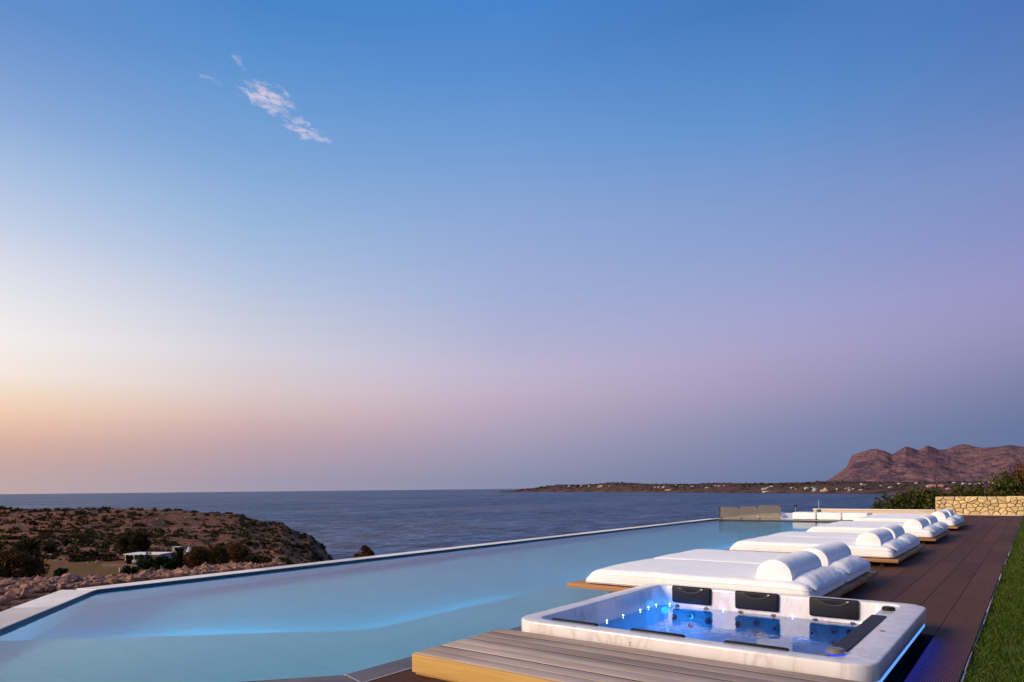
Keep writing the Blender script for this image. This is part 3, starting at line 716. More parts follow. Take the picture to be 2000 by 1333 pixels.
ob('roof', bm_mesh('roof', prism_bm([(-1.3, -1), (1.4, -1), (1.4, 1), (-1.3, 1)], .8, 1.15, .1), M['red']), t)
t = bld('utility_pole', 313, 150, 'thin grey utility pole among the dark trees', 'pole')
v, f = tube([(0, 0, -.3), (0, 0, 2.7)], [.07, .05], 8); ob('shaft', mesh('shaft', v, f, M['pole']), t); cube_part('cap', None, .2, .2, 2.7, 2.8, M['pole'], t)
t = bld('marker_post', 232, 165, 'short white post beside the pale track', 'post')
cube_part('shaft', None, .22, .22, -.2, 1.0, M['white'], t); cube_part('cap', None, .3, .3, 1.0, 1.08, M['white'], t)

# ------------------------------------------------------------------ far shore and mountains
SHX = np.array([960, 990, 1085, 1200, 1300, 1400, 1500, 1600, 1700, 1850, 2000, 2300, 2700])
SHD = np.array([8200, 7900, 7000, 5900, 5000, 4300, 3800, 3350, 3000, 2700, 2500, 2300, 2200])
TOPZ = np.array([-45, -38, 34, 48, 26, 22, 22, 24, 14, 10, 10, 14, 16])
def far_z(px, d):
    sh = float(np.interp(px, SHX, SHD)); t = (d-sh)/(1500.0)
    top = float(np.interp(px, SHX, TOPZ))
    X, Y = from_pd(px, d)
    if t < 0: return SEA+max(-6, t*300)
    r = 1-math.exp(-t*3.2)
    n = mnoise.fractal(Vector((X*.0016, Y*.0016, 2)), 1, 2.1, 5)
    z = SEA+min(6, t*150)+(top-SEA-4)*r*(1+.28*n)
    return z
FPXS = np.concatenate([np.arange(960, 1100, 4), np.arange(1100, 2100, 7), np.arange(2100, 2720, 20)])
TT = np.concatenate([np.linspace(-.02, .25, 14), np.linspace(.28, 1.0, 16), np.linspace(1.1, 3.2, 8)])
V = []; nt = len(TT)
for px in FPXS:
    sh = float(np.interp(px, SHX, SHD))
    for t in TT:
        d = sh+t*1500; X, Y = from_pd(px, d); V.append((X, Y, far_z(px, d)))
Fq = [(i*nt+j, i*nt+j+1, (i+1)*nt+j+1, (i+1)*nt+j) for i in range(len(FPXS)-1) for j in range(nt-1)]
tag(ob('far_shore', mesh('far_shore', V, Fq, M['far'], True)), 'long low headland across the bay with scattered houses', kind='structure')
# woodland specks on the far shore
pts, sz = [], []
for i in range(2600):
    px = random.uniform(1010, 2250); sh = float(np.interp(px, SHX, SHD)); d = sh+random.uniform(.06, .95)*1500
    X, Y = from_pd(px, d)
    if mnoise.noise(Vector((X*.002, Y*.002, 8)))+.15*(px > 1450) < random.uniform(-.3, .5): continue
    pts.append((X, Y, far_z(px, d)+1)); sz.append(random.uniform(2.0, 6.5)*d/4500)
P_, F_ = tufts(pts, sz, 20, .6)
tag(ob('far_woodland', mesh('far_woodland', P_, F_, M['l_dark'])), 'dark specks of distant trees along the far shore', kind='stuff')
# houses on the far shore: pixel x, base y, width px, height px, material
HS = [(1052, 951.5, 3.2, 2), (1111, 951.5, 4.6, 3.4), (1136, 950.5, 5, 2.8), (1151, 951, 3.6, 3.6), (1190, 951, 3.6, 2), (1279, 953, 4.4, 2.2), (1287, 953, 4.8, 2.6), (1297, 953.5, 6, 4.2), (1320, 949.5, 3.6, 2.6), (1329, 951, 4.2, 2), (1352, 951, 5, 2.2), (1381, 954, 7, 3), (1397, 950.5, 5, 2.2), (1405, 951, 6, 2), (1414, 950, 4, 1.8),
 (1492, 957.5, 9, 4.4), (1499, 955, 6, 3), (1506, 951.5, 8, 2.4), (1498, 963, 16, 2), (1547, 954, 6, 2.2), (1554, 957.5, 3, 2), (1575, 955.5, 8, 4), (1587, 954, 5, 2), (1592, 957, 8, 3.2), (1590, 961, 8, 3), (1612, 956, 5, 3), (1635, 958.5, 4, 3.6), (1652, 956.5, 4, 2), (1658, 954.5, 4.6, 2), (1659, 959.8, 5.4, 3), (1667, 956.5, 4, 2.4), (1681, 959, 6, 2.4), (1684, 948, 6, 1.8), (1690, 948.2, 5, 1.6),
 (1756, 946.8, 6, 3.6), (1789, 945, 5.6, 2.4), (1739, 953, 8, 2.4), (1863, 944, 6, 2), (1882, 946.5, 7, 3), (1894, 946.5, 4, 2.4), (1906, 946.8, 5, 2), (1916, 945.4, 9, 2.2), (1932, 943.2, 4, 2), (1943, 944.5, 10, 5), (1683, 946.6, 5, 2), (1720, 950, 4, 2)]
HT = [(1172, 952, 10, 5, 'tan'), (1305, 958.5, 13, 2, 'tan'), (1609, 960.5, 13, 4.6, 'tan'), (1818, 952, 15, 6, 'pinkw'), (1837, 952, 9, 6, 'pinkw'), (1852, 957, 8, 4, 'pinkw')]
def house(x, y, wp, hp, mat, label, group):
    u = (x-1000)/FPX; v = (y-954.8)/FPX; u, v = u-TH*v, v+TH*u; px = 1000+FPX*u
    sh = float(np.interp(px, SHX, SHD)); d = sh+30; best = (9e9, d)
    while d < sh+2600:
        e = abs(far_z(px, d)-(CAMZ-v*d))/d
        if far_z(px, d) >= CAMZ-v*d: best = (0, d); break
        if e < best[0]: best = (e, d)
        d += 25
    d = best[1]; X, Y = from_pd(px, d); z = far_z(px, d); s = d/FPX; w = wp*s*.88; h = hp*s*.85
    t = empty('house', (X, Y, z)); t.rotation_euler.z = YAW+random.uniform(-.35, .35)
    b = box_bm(-w/2, w/2, -w*.35, w*.35, -3, h*.72); box_bm(-w*.12, w*.46, -w*.30, w*.36, h*.70, h, bm=b)
    ob('wall', bm_mesh('wall', b, mat), t)
    for k in (-1, 1): box('window', k*w*.25-w*.06, k*w*.25+w*.06, -w*.35-.25, -w*.35+.1, h*.25, h*.5, M['darkglass'], t)
    tag(t, label, 'house', group)
for x, y, w, h in HS:
    lab = 'tiny white house near the tip of the far headland' if x < 1200 else 'tiny white house midway along the far headland' if x < 1430 else 'tiny white house near the water across the bay' if x < 1700 and y > 952 else 'tiny white house on the plain below the mountain'
    house(x, y, w, h, M['farwhite'], lab, lab.replace('tiny white house', 'white houses'))
for k, (x, y, w, h, m) in enumerate(HT):
    house(x, y, w, h, M[m], ['tan blocky house on the ridge of the far headland', 'long low tan building near the far headland shore', 'wide tan house by the water at the mountain foot', 'pink house behind the shrubs, left of two', 'pink house behind the shrubs, right of two', 'low pink house peeking over the stone wall shrubs'][k], None)
# mountains
MX = [1560, 1602, 1625, 1640, 1654, 1659, 1665, 1680, 1700, 1713, 1728, 1743, 1757, 1770, 1782, 1795, 1812, 1824, 1834, 1850, 1866, 1880, 1893, 1905, 1922, 1940, 1958, 1975, 1990, 2010, 2060, 2120, 2200, 2320]
MY = [955, 948, 933, 923, 913, 900, 889, 885, 878, 877, 881, 888, 880, 872, 875, 880, 870.5, 874, 879, 878, 871, 868, 869, 873, 875, 874, 872, 869.5, 872, 874, 880, 893, 915, 952]
def mtn_h(px): 
    y = float(np.interp(px, MX, MY)); return -(y-954.8+TH*(px-1000))/FPX   # tan of elevation
MPX = np.arange(1556, 2330, 2.2); MT = np.linspace(0, 1, 64)
V = []; nm = len(MT)+7
for px in MPX:
    back = 7400+260*math.sin(px*.021)+300*mnoise.noise(Vector((px*.012, 3, 0)))
    ridge0 = max(0, back*mtn_h(px)+CAMZ)+26
    for t in MT:
        d = 5000+(back-5000)*t
        X, Y = from_pd(px, d)
        prof = .35*t+.65*(t**2.2)
        pw_ = px+(1-t)*(55*mnoise.noise(Vector((px*.009, t*1.7, 2)))-34*(1-t)+14*mnoise.noise(Vector((px*.04, t*5, 8))))
        sm = sum(max(0, back*mtn_h(pw_+o)+CAMZ)+26 for o in (-45, -22, 0, 22, 45))/5; k3 = t**5
        ridge = ridge0*k3+min(sm, (max(0, back*mtn_h(pw_)+CAMZ)+26)*1.05)*(1-k3)
        rn = 1-abs(mnoise.fractal(Vector((X*.0016+.4*t, Y*.0016, 5)), 1, 2.1, 5))
        gl = mnoise.fractal(Vector((px*.045+.9*mnoise.noise(Vector((px*.02, t*3, 1))), t*1.3, 9)), 1, 2.0, 5)
        env = math.sin(math.pi*min(1, t*1.0))
        n2 = mnoise.fractal(Vector((X*.0011, Y*.0011, 15)), 1, 2.0, 6)
        z = -26+ridge*(prof+env*(.30*(rn-.75)+.03*gl+.16*n2))
        V.append((X, Y, z))
    for k in range(1, 8):
        d = back+k*230; X, Y = from_pd(px, d); V.append((X, Y, -26+ridge0*(1-k*.12)))
Fq = [(i*nm+j, i*nm+j+1, (i+1)*nm+j+1, (i+1)*nm+j) for i in range(len(MPX)-1) for j in range(nm-1)]
tag(ob('mountain', mesh('mountain', V, Fq, M['mtn'], True)), 'rugged reddish purple mountain range across the bay', kind='structure')

# ------------------------------------------------------------------ pool
WZ = -.03
XE = -3.35; YF = 23.2
POOL = [(XE, YF), (XE, 2.67), (-4.6, 1.2), (-5.91, 1.2), (-8.65, 3.34), (-8.78, YF)]
bm = bmesh.new()
lo = [bm.verts.new((x, y, -.95)) for x, y in POOL]; hi = [bm.verts.new((x, y, -.012)) for x, y in POOL]
bm.faces.new(lo)
for i in range(6): bm.faces.new((lo[i], lo[(i+1) % 6], hi[(i+1) % 6], hi[i]))
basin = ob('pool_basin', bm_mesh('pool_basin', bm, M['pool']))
tag(basin, 'pale tiled basin of the infinity pool', kind='structure')
SH = [(XE-.004, YF-.004), (XE-.004, 2.67), (-4.6, 1.206), (-5.905, 1.206), (-6.80, 1.912), (-4.65, 4.0), (-4.65, YF-.004)]
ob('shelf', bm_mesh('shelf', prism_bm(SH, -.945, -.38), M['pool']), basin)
tag(ob('pool_water', bm_mesh('pool_water', prism_bm([(x+(.02 if x > -4 else -.02), y) for x, y in POOL], -1.1, WZ), M['poolwater'])), 'still pale blue water of the long infinity pool', kind='structure')
# underwater light strips on the step wall
def lamp_strip(a, b, off, z, mat):
    a = Vector((*a, 0)); b = Vector((*b, 0)); t = (b-a).normalized(); n = Vector((-t.y, t.x, 0))*off
    q = [a+n*.004, b+n*.004, b+n*.02, a+n*.02]
    ob('lamp', bm_mesh('lamp', prism_bm([(p.x, p.y) for p in q], z, z+.05), mat), basin)
for k, (f0, f1) in enumerate(((.10, .30), (.33, .66), (.69, .93))):
    A, B = (-4.65, 4.0), (-6.80, 1.912)
    lamp_strip((A[0]+(B[0]-A[0])*f0, A[1]+(B[1]-A[1])*f0), (A[0]+(B[0]-A[0])*f1, A[1]+(B[1]-A[1])*f1), -1, -.72, M['plamp'] if k == 1 else M['plamp2'])
for y0_, y1_ in ((4.3, 6.6), (8.0, 11.0), (12.5, 15.5), (17, 20)): lamp_strip((-4.65, y0_), (-4.65, y1_), 1, -.72, M['plamp2'])
v = []
for x, y in ((-5.91, 1.2), (-8.65, 3.34), (-8.78, YF), (XE, YF)): v += [(x+.007*(1 if x < -6 else 0), y+.007*(1 if y < 4 else -1), z) for z in (-.16, -.0015)]
ob('waterline_tile', mesh('waterline_tile', v, [(0, 2, 3, 1), (2, 4, 5, 3), (4, 6, 7, 5)], plain('slate_tile', (.035, .06, .085), .4)), basin)
# coping slabs round the far side
cop = empty('pool_coping', (0, 0, 0)); tag(cop, 'pale stone coping along the outer edge of the infinity pool', kind='structure')
def strip(a, b, off, w, L, z0, z1, mat, parent, name, gap=.006, miter0=0, miter1=0):
    a = Vector((*a, 0)); b = Vector((*b, 0)); t = (b-a).normalized(); n = Vector((t.y, -t.x, 0))*off
    tot = (b-a).length; k = max(1, round(tot/L)); st = tot/k
    for i in range(k):
        s0, s1 = i*st+gap/2, (i+1)*st-gap/2
        e0 = miter0 if i == 0 else 0; e1 = miter1 if i == k-1 else 0
        q = [a+t*s0+n*.006, a+t*s1+n*.006, a+t*(s1+e1)+n*w, a+t*(s0-e0)+n*w]
        ob(name, bm_mesh(name, prism_bm([(p.x, p.y) for p in q], z0, z1, .004), mat), parent)
o_ = -1
strip((-8.65, 3.34), (-8.78, YF), -1, .30, 2.2, -.9, .0, M['coping'], cop, 'slab', miter0=.10)
strip((-5.91, 1.2), (-8.65, 3.34), -1, .40, 1.15, -.9, .0, M['coping'], cop, 'slab', miter0=.0, miter1=.12)
strip((-8.78, YF), (XE, YF), -1, .22, 1.4, -.5, .0, M['coping'], cop, 'slab', miter0=.2)
# ------------------------------------------------------------------ deck
deck = sheet('deck', [(XE, 6.0), (-.352, 6.0), (-.352, 29.5), (XE, 29.5)], -.035, M['cabinet']); tag(deck, 'dark brown ribbed deck along the pool', kind='structure')
for q in ([(XE, -2), (-.352, -2), (-.352, 3.7), (XE, 3.7)], [(-.6, 3.7), (-.352, 3.7), (-.352, 6), (-.6, 6)], [(XE, 3.7), (-2.95, 3.7), (-2.95, 6), (XE, 6)], [(-4.6, -2), (XE, -2), (XE, 2.67), (-4.6, 1.2)]):
    sheet('underlay', q, -.035, M['cabinet'], deck)
BW = .2509; NB = 11
protos = {}
def board(x0, y0, y1):
    L = round(y1-y0, 3)
    if L not in protos: protos[L] = bm_mesh('board', box_bm(.0012, BW-.0012, .0014, L-.0014, -.028, 0, .002, 1), M['deck'])
    o = ob('board', protos[L], deck, (x0, y0, random.uniform(-.0008, .0008)))
for c in range(NB):
    x0 = -.352-BW*(c+1)
    if c == 0: ys = [1.3, 3.3, 5.3, 7.3]+[7.3+2.2*k for k in range(1, 11)]+[29.5]
    else: ys = [5.925 if x0 > -.95 else 6.1]+[7.3]+[7.3+2.2*k for k in range(1, 11)]+[29.5]
    for a, b in zip(ys[:-1], ys[1:]): board(x0, a, b)
    if c > 0 and x0 > -3.2:
        for a, b in ((-.7, 1.3), (1.3, 3.3)): board(x0, a, b)
    if x0+BW < -2.95 and c > 0: board(x0, 3.3, 6.1)
# edging slabs along the water
strip((XE, YF), (XE, 2.67), -1, .235, 1.2, -.2, -.001, M['edge'], deck, 'edge_slab', .008, 0, .10)
strip((XE, 2.67), (-4.6, 1.2), -1, .235, 1.0, -.2, -.001, M['edge'], deck, 'edge_slab', .008, .10, 0)
for a, b in (((-3.35, 2.67), (-3.112, 2.605)), ((-3.112, 2.605), (-3.112, 3.6)), ((-3.112, 2.605), (-4.4, 1.08))):
    a = Vector((*a, 0)); b = Vector((*b, 0)); t = (b-a).normalized(); n = Vector((t.y, -t.x, 0))*.0045
    q = [a-n, b-n, b+n, a+n]; ob('joint', mesh('joint', [(p.x, p.y, .0028) for p in q], [(0, 1, 2, 3)], M['line']), deck)
# pit beside the tub
v = [(-1.2, 3.7, -.7), (-.6, 3.7, -.7), (-.6, 5.925, -.7), (-1.2, 5.925, -.7), (-.6, 3.7, -.03), (-.6, 5.925, -.03), (-1.2, 5.925, -.03)]
ob('pit_wall', mesh('pit_wall', v, [(0, 1, 2, 3), (1, 4, 5, 2), (2, 5, 6, 3)], M['cabinet']), deck)
# pale ragged edging between deck and lawn
ed = empty('lawn_edging'); tag(ed, 'thin pale stone edging strip between deck and lawn', 'edging')
y = 1.3
while y < 29.4:
    L = random.uniform(.35, .9); x1 = -.352+random.uniform(.004, .013)
    box('strip', -.3505, x1, y, min(29.45, y+L-.01), -.09, random.uniform(-.014, -.003), M['line'], ed, .002, 1); y += L
# lawn
tag(sheet('lawn', [(-.345, -3), (9, -3), (9, 29.5), (-.345, 29.5)], -.045, M['lawn']), 'green lawn along the right side of the deck', kind='structure')
def blades(n, x0, x1, y0, y1, hgt, wid, pw=1.0):
    r = rng.uniform(0, 1, (n, 2)); X = x0+(x1-x0)*r[:, 0]; Y = y0+(y1-y0)*r[:, 1]**pw
    ht = hgt*rng.uniform(.5, 1.25, n)*(1-.35*np.sin(X*9+Y*5.3)*np.sin(Y*3.1)); a = rng.uniform(0, 6.283, n); w = wid*rng.uniform(.6, 1.3, n)
    lean = rng.normal(size=(n, 2))*ht[:, None]*.45
    b = np.stack([X, Y, np.full(n, -.047)], 1); dv = np.stack([np.cos(a)*w, np.sin(a)*w, np.zeros(n)], 1)
    mid = b+np.stack([lean[:, 0]*.35, lean[:, 1]*.35, ht*.6], 1); tip = b+np.stack([lean[:, 0], lean[:, 1], ht], 1)
    return np.stack([b-dv, b+dv, mid+dv*.7, tip, mid-dv*.7], 1).reshape(-1, 3), n
Pa, n1 = blades(42000, -.352, .7, 3.6, 12, .045, .0026, 1.5); Pb, n2 = blades(30000, -.352, 1.0, 10, 29.4, .05, .006, 1.3); Pc, n3 = blades(16000, .6, 4, 1, 22, .05, .006, 1.3)
P_ = np.concatenate([Pa, Pb, Pc]); nb = n1+n2+n3
tag(ob('grass', mesh('grass', P_, (np.arange(nb*5).reshape(-1, 5)).tolist(), M['blade'])), 'short green grass blades of the lawn', kind='stuff')

# ------------------------------------------------------------------ terrace at the far end
tag(sheet('terrace', [(-9.0, YF+.22), (XE, YF+.22), (XE, 29.5), (-9.0, 29.5)], -.012, M['coping']), 'pale stone terrace beyond the far end of the pool', kind='structure')
# stone wall
WY = 29.62; wl = empty('stone_wall', (-2.93, WY, 0)); tag(wl, 'low honey-coloured dry stone wall at the end of the deck', 'wall')
wx1 = 5.0; WH = .66
ob('mortar', bm_mesh('mortar', box_bm(.02, wx1, .07, .42, -.4, WH-.02), M['mortar']), wl)
def stones():
    """irregular polygon stones: random courses with jittered shared corners and now and then a split"""
    seeds = []
    nrow = 5
    for r in range(nrow):
        x = random.uniform(.0, .12)
        while x < wx1+.2:
            seeds.append((x, (r+.5)*WH/nrow+random.uniform(-.06, .06), 0)); x += random.choice([.10, .14, .19, .24, .30, .38])
    AX = 1.25
    rows = [0, .17, .35, .52, WH]
    for si, (sx_, sz_, _) in enumerate(seeds):
        poly = [(0, 0), (wx1, 0), (wx1, WH), (0, WH)]
        for sj, (tx, tz, _) in enumerate(seeds):
            if si == sj or abs(tx-sx_) > 1.0: continue
            nx_, nz_ = (tx-sx_)/AX**2, (tz-sz_); mx, mz = (tx+sx_)/2, (tz+sz_)/2; o2 = []
            for (ax, az), (bx, bz) in zip(poly, poly[1:]+poly[:1]):
                da = (ax-mx)*nx_+(az-mz)*nz_; db = (bx-mx)*nx_+(bz-mz)*nz_
                if da <= 0: o2.append((ax, az))
                if da*db < 0: q = da/(da-db); o2.append((ax+(bx-ax)*q, az+(bz-az)*q))
            poly = o2
            if len(poly) < 3: break
        if len(poly) < 3: continue
        poly = [p for p, q in zip(poly, poly[1:]+poly[:1]) if math.dist(p, q) > .012]
        if len(poly) < 3: continue
        cx = sum(p[0] for p in poly)/len(poly); cz = sum(p[1] for p in poly)/len(poly)
        if max(p[0] for p in poly)-min(p[0] for p in poly) < .05: continue
        g = random.uniform(.006, .016); q = []
        for px, pz in poly:
            l = math.hypot(px-cx, pz-cz); k = max(.5, (l-g)/l); q.append((cx+(px-cx)*k, cz+(pz-cz)*k))
        dpt = random.uniform(-.015, .035); V = []; n = len(q)
        for s, y in ((1, .10), (1, dpt+.02), (.90, dpt+.004), (.55, dpt-.004)): V += [(cx+(x-cx)*s, y, cz+(z-cz)*s) for x, z in q]
        F = [tuple(range(3*n, 4*n))[::-1]]
        for k in range(3):
            for i in range(n): F.append((k*n+i, k*n+(i+1) % n, k*n+n+(i+1) % n, k*n+n+i))
        ob('stone', mesh('stone', V, F, M['wallstone']), wl)
    # end face
    for r in range(4):
        z0, z1 = rows[r], rows[r+1]
        ob('stone', bm_mesh('stone', box_bm(-.012, .018, .02+.02*(r % 2), .4, z0+.008, z1-.008, .006, 1), M['wallstone']), wl)
    x = 0
    while x < wx1:
        w = random.uniform(.25, .5); ob('stone', bm_mesh('stone', box_bm(x+.005, min(wx1, x+w)-.005, .10+random.uniform(-.03, .02), .41, WH-.02, WH+random.uniform(-.008, .022), .008, 1), M['wallstone']), wl); x += w
stones()
k_ = box('kerb', -2.95, -.35, 29.5, 29.6, -.03, .012, M['coping'], None, .003, 1); tag(k_, 'thin pale kerb at the foot of the stone wall', 'kerb')
lw = empty('low_wall', (-7.2, 29.62, 0)); tag(lw, 'low tan parapet behind the white ottomans at the terrace end', 'wall')
box('wall', 0, 4.24, 0, .25, -.4, .135, M['tan'], lw); box('cap', -.02, 4.24, -.03, .28, .138, .172, M['coping'], lw, .004, 1)

# ------------------------------------------------------------------ wooden platform before the tub
PZ = .124
pl = empty('wooden_platform', (-3.03, 2.92, 0)); tag(pl, 'weathered timber platform step in front of the hot tub', 'platform')
wd = [.105, .118, .112, .13, .108, .12, .11]; tot = sum(wd); y = .024; sc_ = (.90-.024)/tot
for i, w in enumerate(wd):
    w *= sc_; g = [.022, .044, .020, .036, .024, .042, .018][i]
    ob('plank', bm_mesh('plank', box_bm(random.uniform(.0, .006), 2.40, y, y+w-.5*g, PZ-.026, PZ+random.uniform(-.0015, .0015), .003, 2), M['plank'], True, 40), pl)
    if i < len(wd)-1: box('gap_shade', .004, 2.398, y+w-.5*g-.001, y+w+.001, PZ-.024, PZ-.0022, M['black'], pl)  # black strip laid in each plank gap to paint its shade line
    y += w
box('fascia', .010, 2.40, 0, .021, .012, PZ-.003, M['fascia'], pl, .002, 1); box('skirting', .03, 2.40, .012, .03, -.001, .014, M['fascia'], pl)
box('side_board', .004, .026, .024, .90, .012, PZ-.03, M['base'], pl); box('frame', .03, 2.39, .035, .89, .0, PZ-.028, M['cabinet'], pl)

# ------------------------------------------------------------------ hot tub
TX0, TX1, TY0, TY1, RZ = -2.95, -.65, 3.83, 6.06, .20
tub = empty('hot_tub', (0, 0, 0)); tag(tub, 'white marbled square hot tub with black headrests and blue lights', 'hot tub')
def rr(x0, x1, y0, y1, r, z, n=8, bow=0):
    pts = []
    for cx, cy, a0 in ((x1-r, y1-r, 0), (x0+r, y1-r, 90), (x0+r, y0+r, 180), (x1-r, y0+r, 270)):
        for k in range(n+1):
            a = math.radians(a0+90*k/n); pts.append((cx+r*math.cos(a), cy+r*math.sin(a), z))
    return pts
def loft(loops, closed=True):
    n = len(loops[0]); v = [p for l in loops for p in l]; f = []
    for k in range(len(loops)-1):
        for i in range(n): f.append((k*n+i, k*n+(i+1) % n, (k+1)*n+(i+1) % n, (k+1)*n+i))
    return v, f
IX0, IX1, IX2, IY0, IY1 = -2.815, -.93, -.825, 3.955, 5.965
def O(i, z, r=.17): return rr(TX0+i, TX1-i, TY0+i, TY1-i, r, z)
loops = [O(.07, .098), O(.004, .098), O(.0, .104), O(0, .187), O(.002, .193), O(.006, .198), O(.013, RZ),
 rr(IX0-.012, IX2+.012, IY0-.012, IY1+.012, .09, RZ), rr(IX0-.004, IX2+.004, IY0-.004, IY1+.004, .085, RZ-.002), rr(IX0, IX2, IY0, IY1, .08, RZ-.006), rr(IX0, IX2-.002, IY0, IY1, .08, RZ-.012),
 rr(IX0+.001, IX1+.006, IY0+.001, IY1-.001, .075, RZ-.013), rr(IX0+.004, IX1, IY0+.004, IY1-.004, .075, RZ-.022), rr(IX0+.012, IX1-.008, IY0+.012, IY1-.012, .075, -.02), rr(IX0+.05, IX1-.05, IY0+.05, IY1-.05, .09, -.22),
 rr(IX0+.09, IX1-.09, IY0+.09, IY1-.09, .10, -.26), rr(IX0+.46, IX1-.46, IY0+.46, IY1-.46, .12, -.27), rr(IX0+.49, IX1-.49, IY0+.49, IY1-.49, .12, -.30), rr(IX0+.52, IX1-.52, IY0+.52, IY1-.52, .12, -.62)]
v, f = loft(loops); n = len(loops[0]); f.append(tuple((len(loops)-1)*n+i for i in range(n)))
bm = bmesh.new(); me = mesh('shell', v, f); bm.from_mesh(me); bpy.data.meshes.remove(me)
ob('shell', bm_mesh('shell', bm, M['marble'], True, 35), tub)
v, f = loft([O(.085, -.68, .14), O(.085, .10, .14)]); ob('cabinet', mesh('cabinet', v, f, M['cabinet']), tub)
for k in range(4): box('cabinet_slat', TX1-.0845, TX1-.079, 3.95, 5.93, -.6+k*.15, -.48+k*.15, M['cabinet'], tub, .002, 1)
box('led_strip', TX1-.03, TX1-.006, 3.97, 5.86, .066, .092, M['led'], tub, .004, 2); box('led_channel', TX1-.08, TX1-.031, 3.95, 5.88, .055, .097, M['cabinet'], tub)
tag(sheet('tub_water', [(p[0], p[1]) for p in rr(IX0+.010, IX1-.006, IY0+.010, IY1-.010, .075, 0)], .018, M['tubwater']), 'clear blue-lit water in the hot tub', kind='structure')
ld = bpy.data.lights.new('led_light', 'AREA'); ld.shape = 'RECTANGLE'; ld.size = 1.85; ld.size_y = .03; ld.energy = 3.4; ld.color = (.015, .03, 1)
lo_ = bpy.data.objects.new('led_light', ld); lo_.location = (TX1+.012, 4.9, .075); link(lo_)
lo_.rotation_euler = Matrix(((0, -.5, -.866), (1, 0, 0), (0, -.866, .5))).to_euler()
# headrests
def headrest():
    b = box_bm(-.185, .185, 0, .045, -.155, .0, .016, 3)
    return bm_mesh('headrest', b, M['black'], True, 50)
hm = headrest()
def cresc():
    v = []; n = 16
    for i in range(n+1):
        a = -1+2*i/n; v.append((a*.125, -.0015, -.012)); v.append((a*.125, -.0045, -.012-.042*(1-a*a)))
    f = [(2*i, 2*i+1, 2*i+3, 2*i+2) for i in range(n)]
    return mesh('notch', v, f, M['blackgl'], True)
cm = cresc()
def lip():
    v, f = tube([(-.125+.25*i/20, -.003, -.0125-.0425*(1-(-1+2*i/20)**2)) for i in range(21)], [.004]*21, 6); return mesh('rib', v, f, M['grey2'], True)
lm_ = lip()
for x in (-2.505, -1.915, -1.30):
    h = ob('headrest', hm, tub, (x, IY1-.036, RZ+.005)); ob('notch', cm, h); ob('rib', lm_, h)
for x in (-2.515, -1.90, -1.285):
    h = ob('headrest', hm, tub, (x, IY0+.034, RZ+.011)); h.rotation_euler.z = math.pi; ob('notch', cm, h); ob('rib', lm_, h)
# control panel, knobs, badge
def slab(poly, z0, z1, mat, name, bev=.003): return ob(name, bm_mesh(name, prism_bm(poly, z0, z1, bev), mat, True, 40), tub)
m = Mat('dark_veined_panel'); v_ = m.coord(); fz = m.noise(v_, 22, 7, .7, 1.5); m.pr(m.ramp(fz, [(.35, (.006, .005, .006)), (.55, (.018, .014, .014)), (.62, (.05, .04, .04)), (.7, (.01, .008, .008))]), .45, None, 0, .15)
slab([(-.935, 4.16), (-.838, 4.16), (-.838, 5.42), (-.935, 5.42)], RZ-.020, RZ-.004, m.m, 'panel')
def knob(x, y, r, h, z, mat, name='knob'):
    return ob(name, bm_mesh(name, disc_bm(r, h, 24, .006), mat, True, 40), tub, (x, y, z+h/2))
k1 = knob(-.873, 5.72, .045, .028, RZ-.016, M['black'])
k2 = knob(-.878, 4.045, .047, .030, RZ-.004, M['grey']); rg = ob('light_ring', bm_mesh('light_ring', disc_bm(.049, .009, 24), M['ring']), k2, (0, 0, -.017))
k3 = knob(-.925, 3.985, .034, .012, RZ-.015, M['grey'])
ob('badge', bm_mesh('badge', box_bm(-.783, -.757, 4.80, 4.82, RZ+.0005, RZ+.0025), M['grey']), tub); ob('badge', bm_mesh('badge', box_bm(-.783, -.757, 4.828, 4.836, RZ+.0005, RZ+.0025), M['grey']), tub)
for z in (.135, .150): b_ = ob('screw_cap', bm_mesh('screw_cap', disc_bm(.0035, .004, 10), M['black']), tub, (-2.02, TY0-.001, z)); b_.rotation_euler.x = math.pi/2
# jets
def jet_mesh(r):
    b = disc_bm(r, .012, 20, .003); return bm_mesh('jet', b, M['chrome'], True, 40)
jm = jet_mesh(.028); js = jet_mesh(.016); jn = bm_mesh('nozzle', disc_bm(.011, .016, 14), M['black'], True, 40)
def jet(x, y, z, face, small=False):
    j = ob('jet', js if small else jm, tub, (x, y, z)); ob('nozzle', jn, j) if not small else None
    if face == 'y': j.rotation_euler.x = math.pi/2
    if face == 'x': j.rotation_euler.y = math.pi/2
for hx in (-2.505, -1.915, -1.30):
    for dx, z in ((-.14, .004), (.14, .004)): jet(hx+dx, IY1-.016, z, 'y')
    for dx, z in ((-.16, -.09), (.0, -.06), (.16, -.09), (0, -.15)): jet(hx+dx, IY1-.035, z, 'y')
    for dx in (-.12, .12): jet(hx+dx, IY1-.30, -.262, 'z')
for x in np.linspace(-2.3, -1.5, 4): jet(x, 4.2, -.262, 'z')
# waterline lights
st = bmesh.new(); bmesh.ops.create_uvsphere(st, u_segments=10, v_segments=6, radius=.0055); stm = bm_mesh('star_light', st, M['star'])
for y in (4.66, 4.92, 5.20, 5.52, 5.68, 5.84): ob('star_light', stm, tub, (IX0+.012, y, .028))
for x in (-2.72, -2.21, -1.62, -1.10): ob('star_light', stm, tub, (x, IY1-.014, .028))
for loc, e in (((-2.55, 5.7, -.12), 3.0), ((-1.85, 5.0, -.38), 5.5), ((-1.3, 4.5, -.15), 2.6), ((-2.72, 5.86, .05), .30)):
    ld = bpy.data.lights.new('tub_light', 'POINT'); ld.energy = e; ld.color = (.02, .30, 1); ld.shadow_soft_size = .04
    lo_ = bpy.data.objects.new('tub_light', ld); lo_.location = loc; link(lo_)

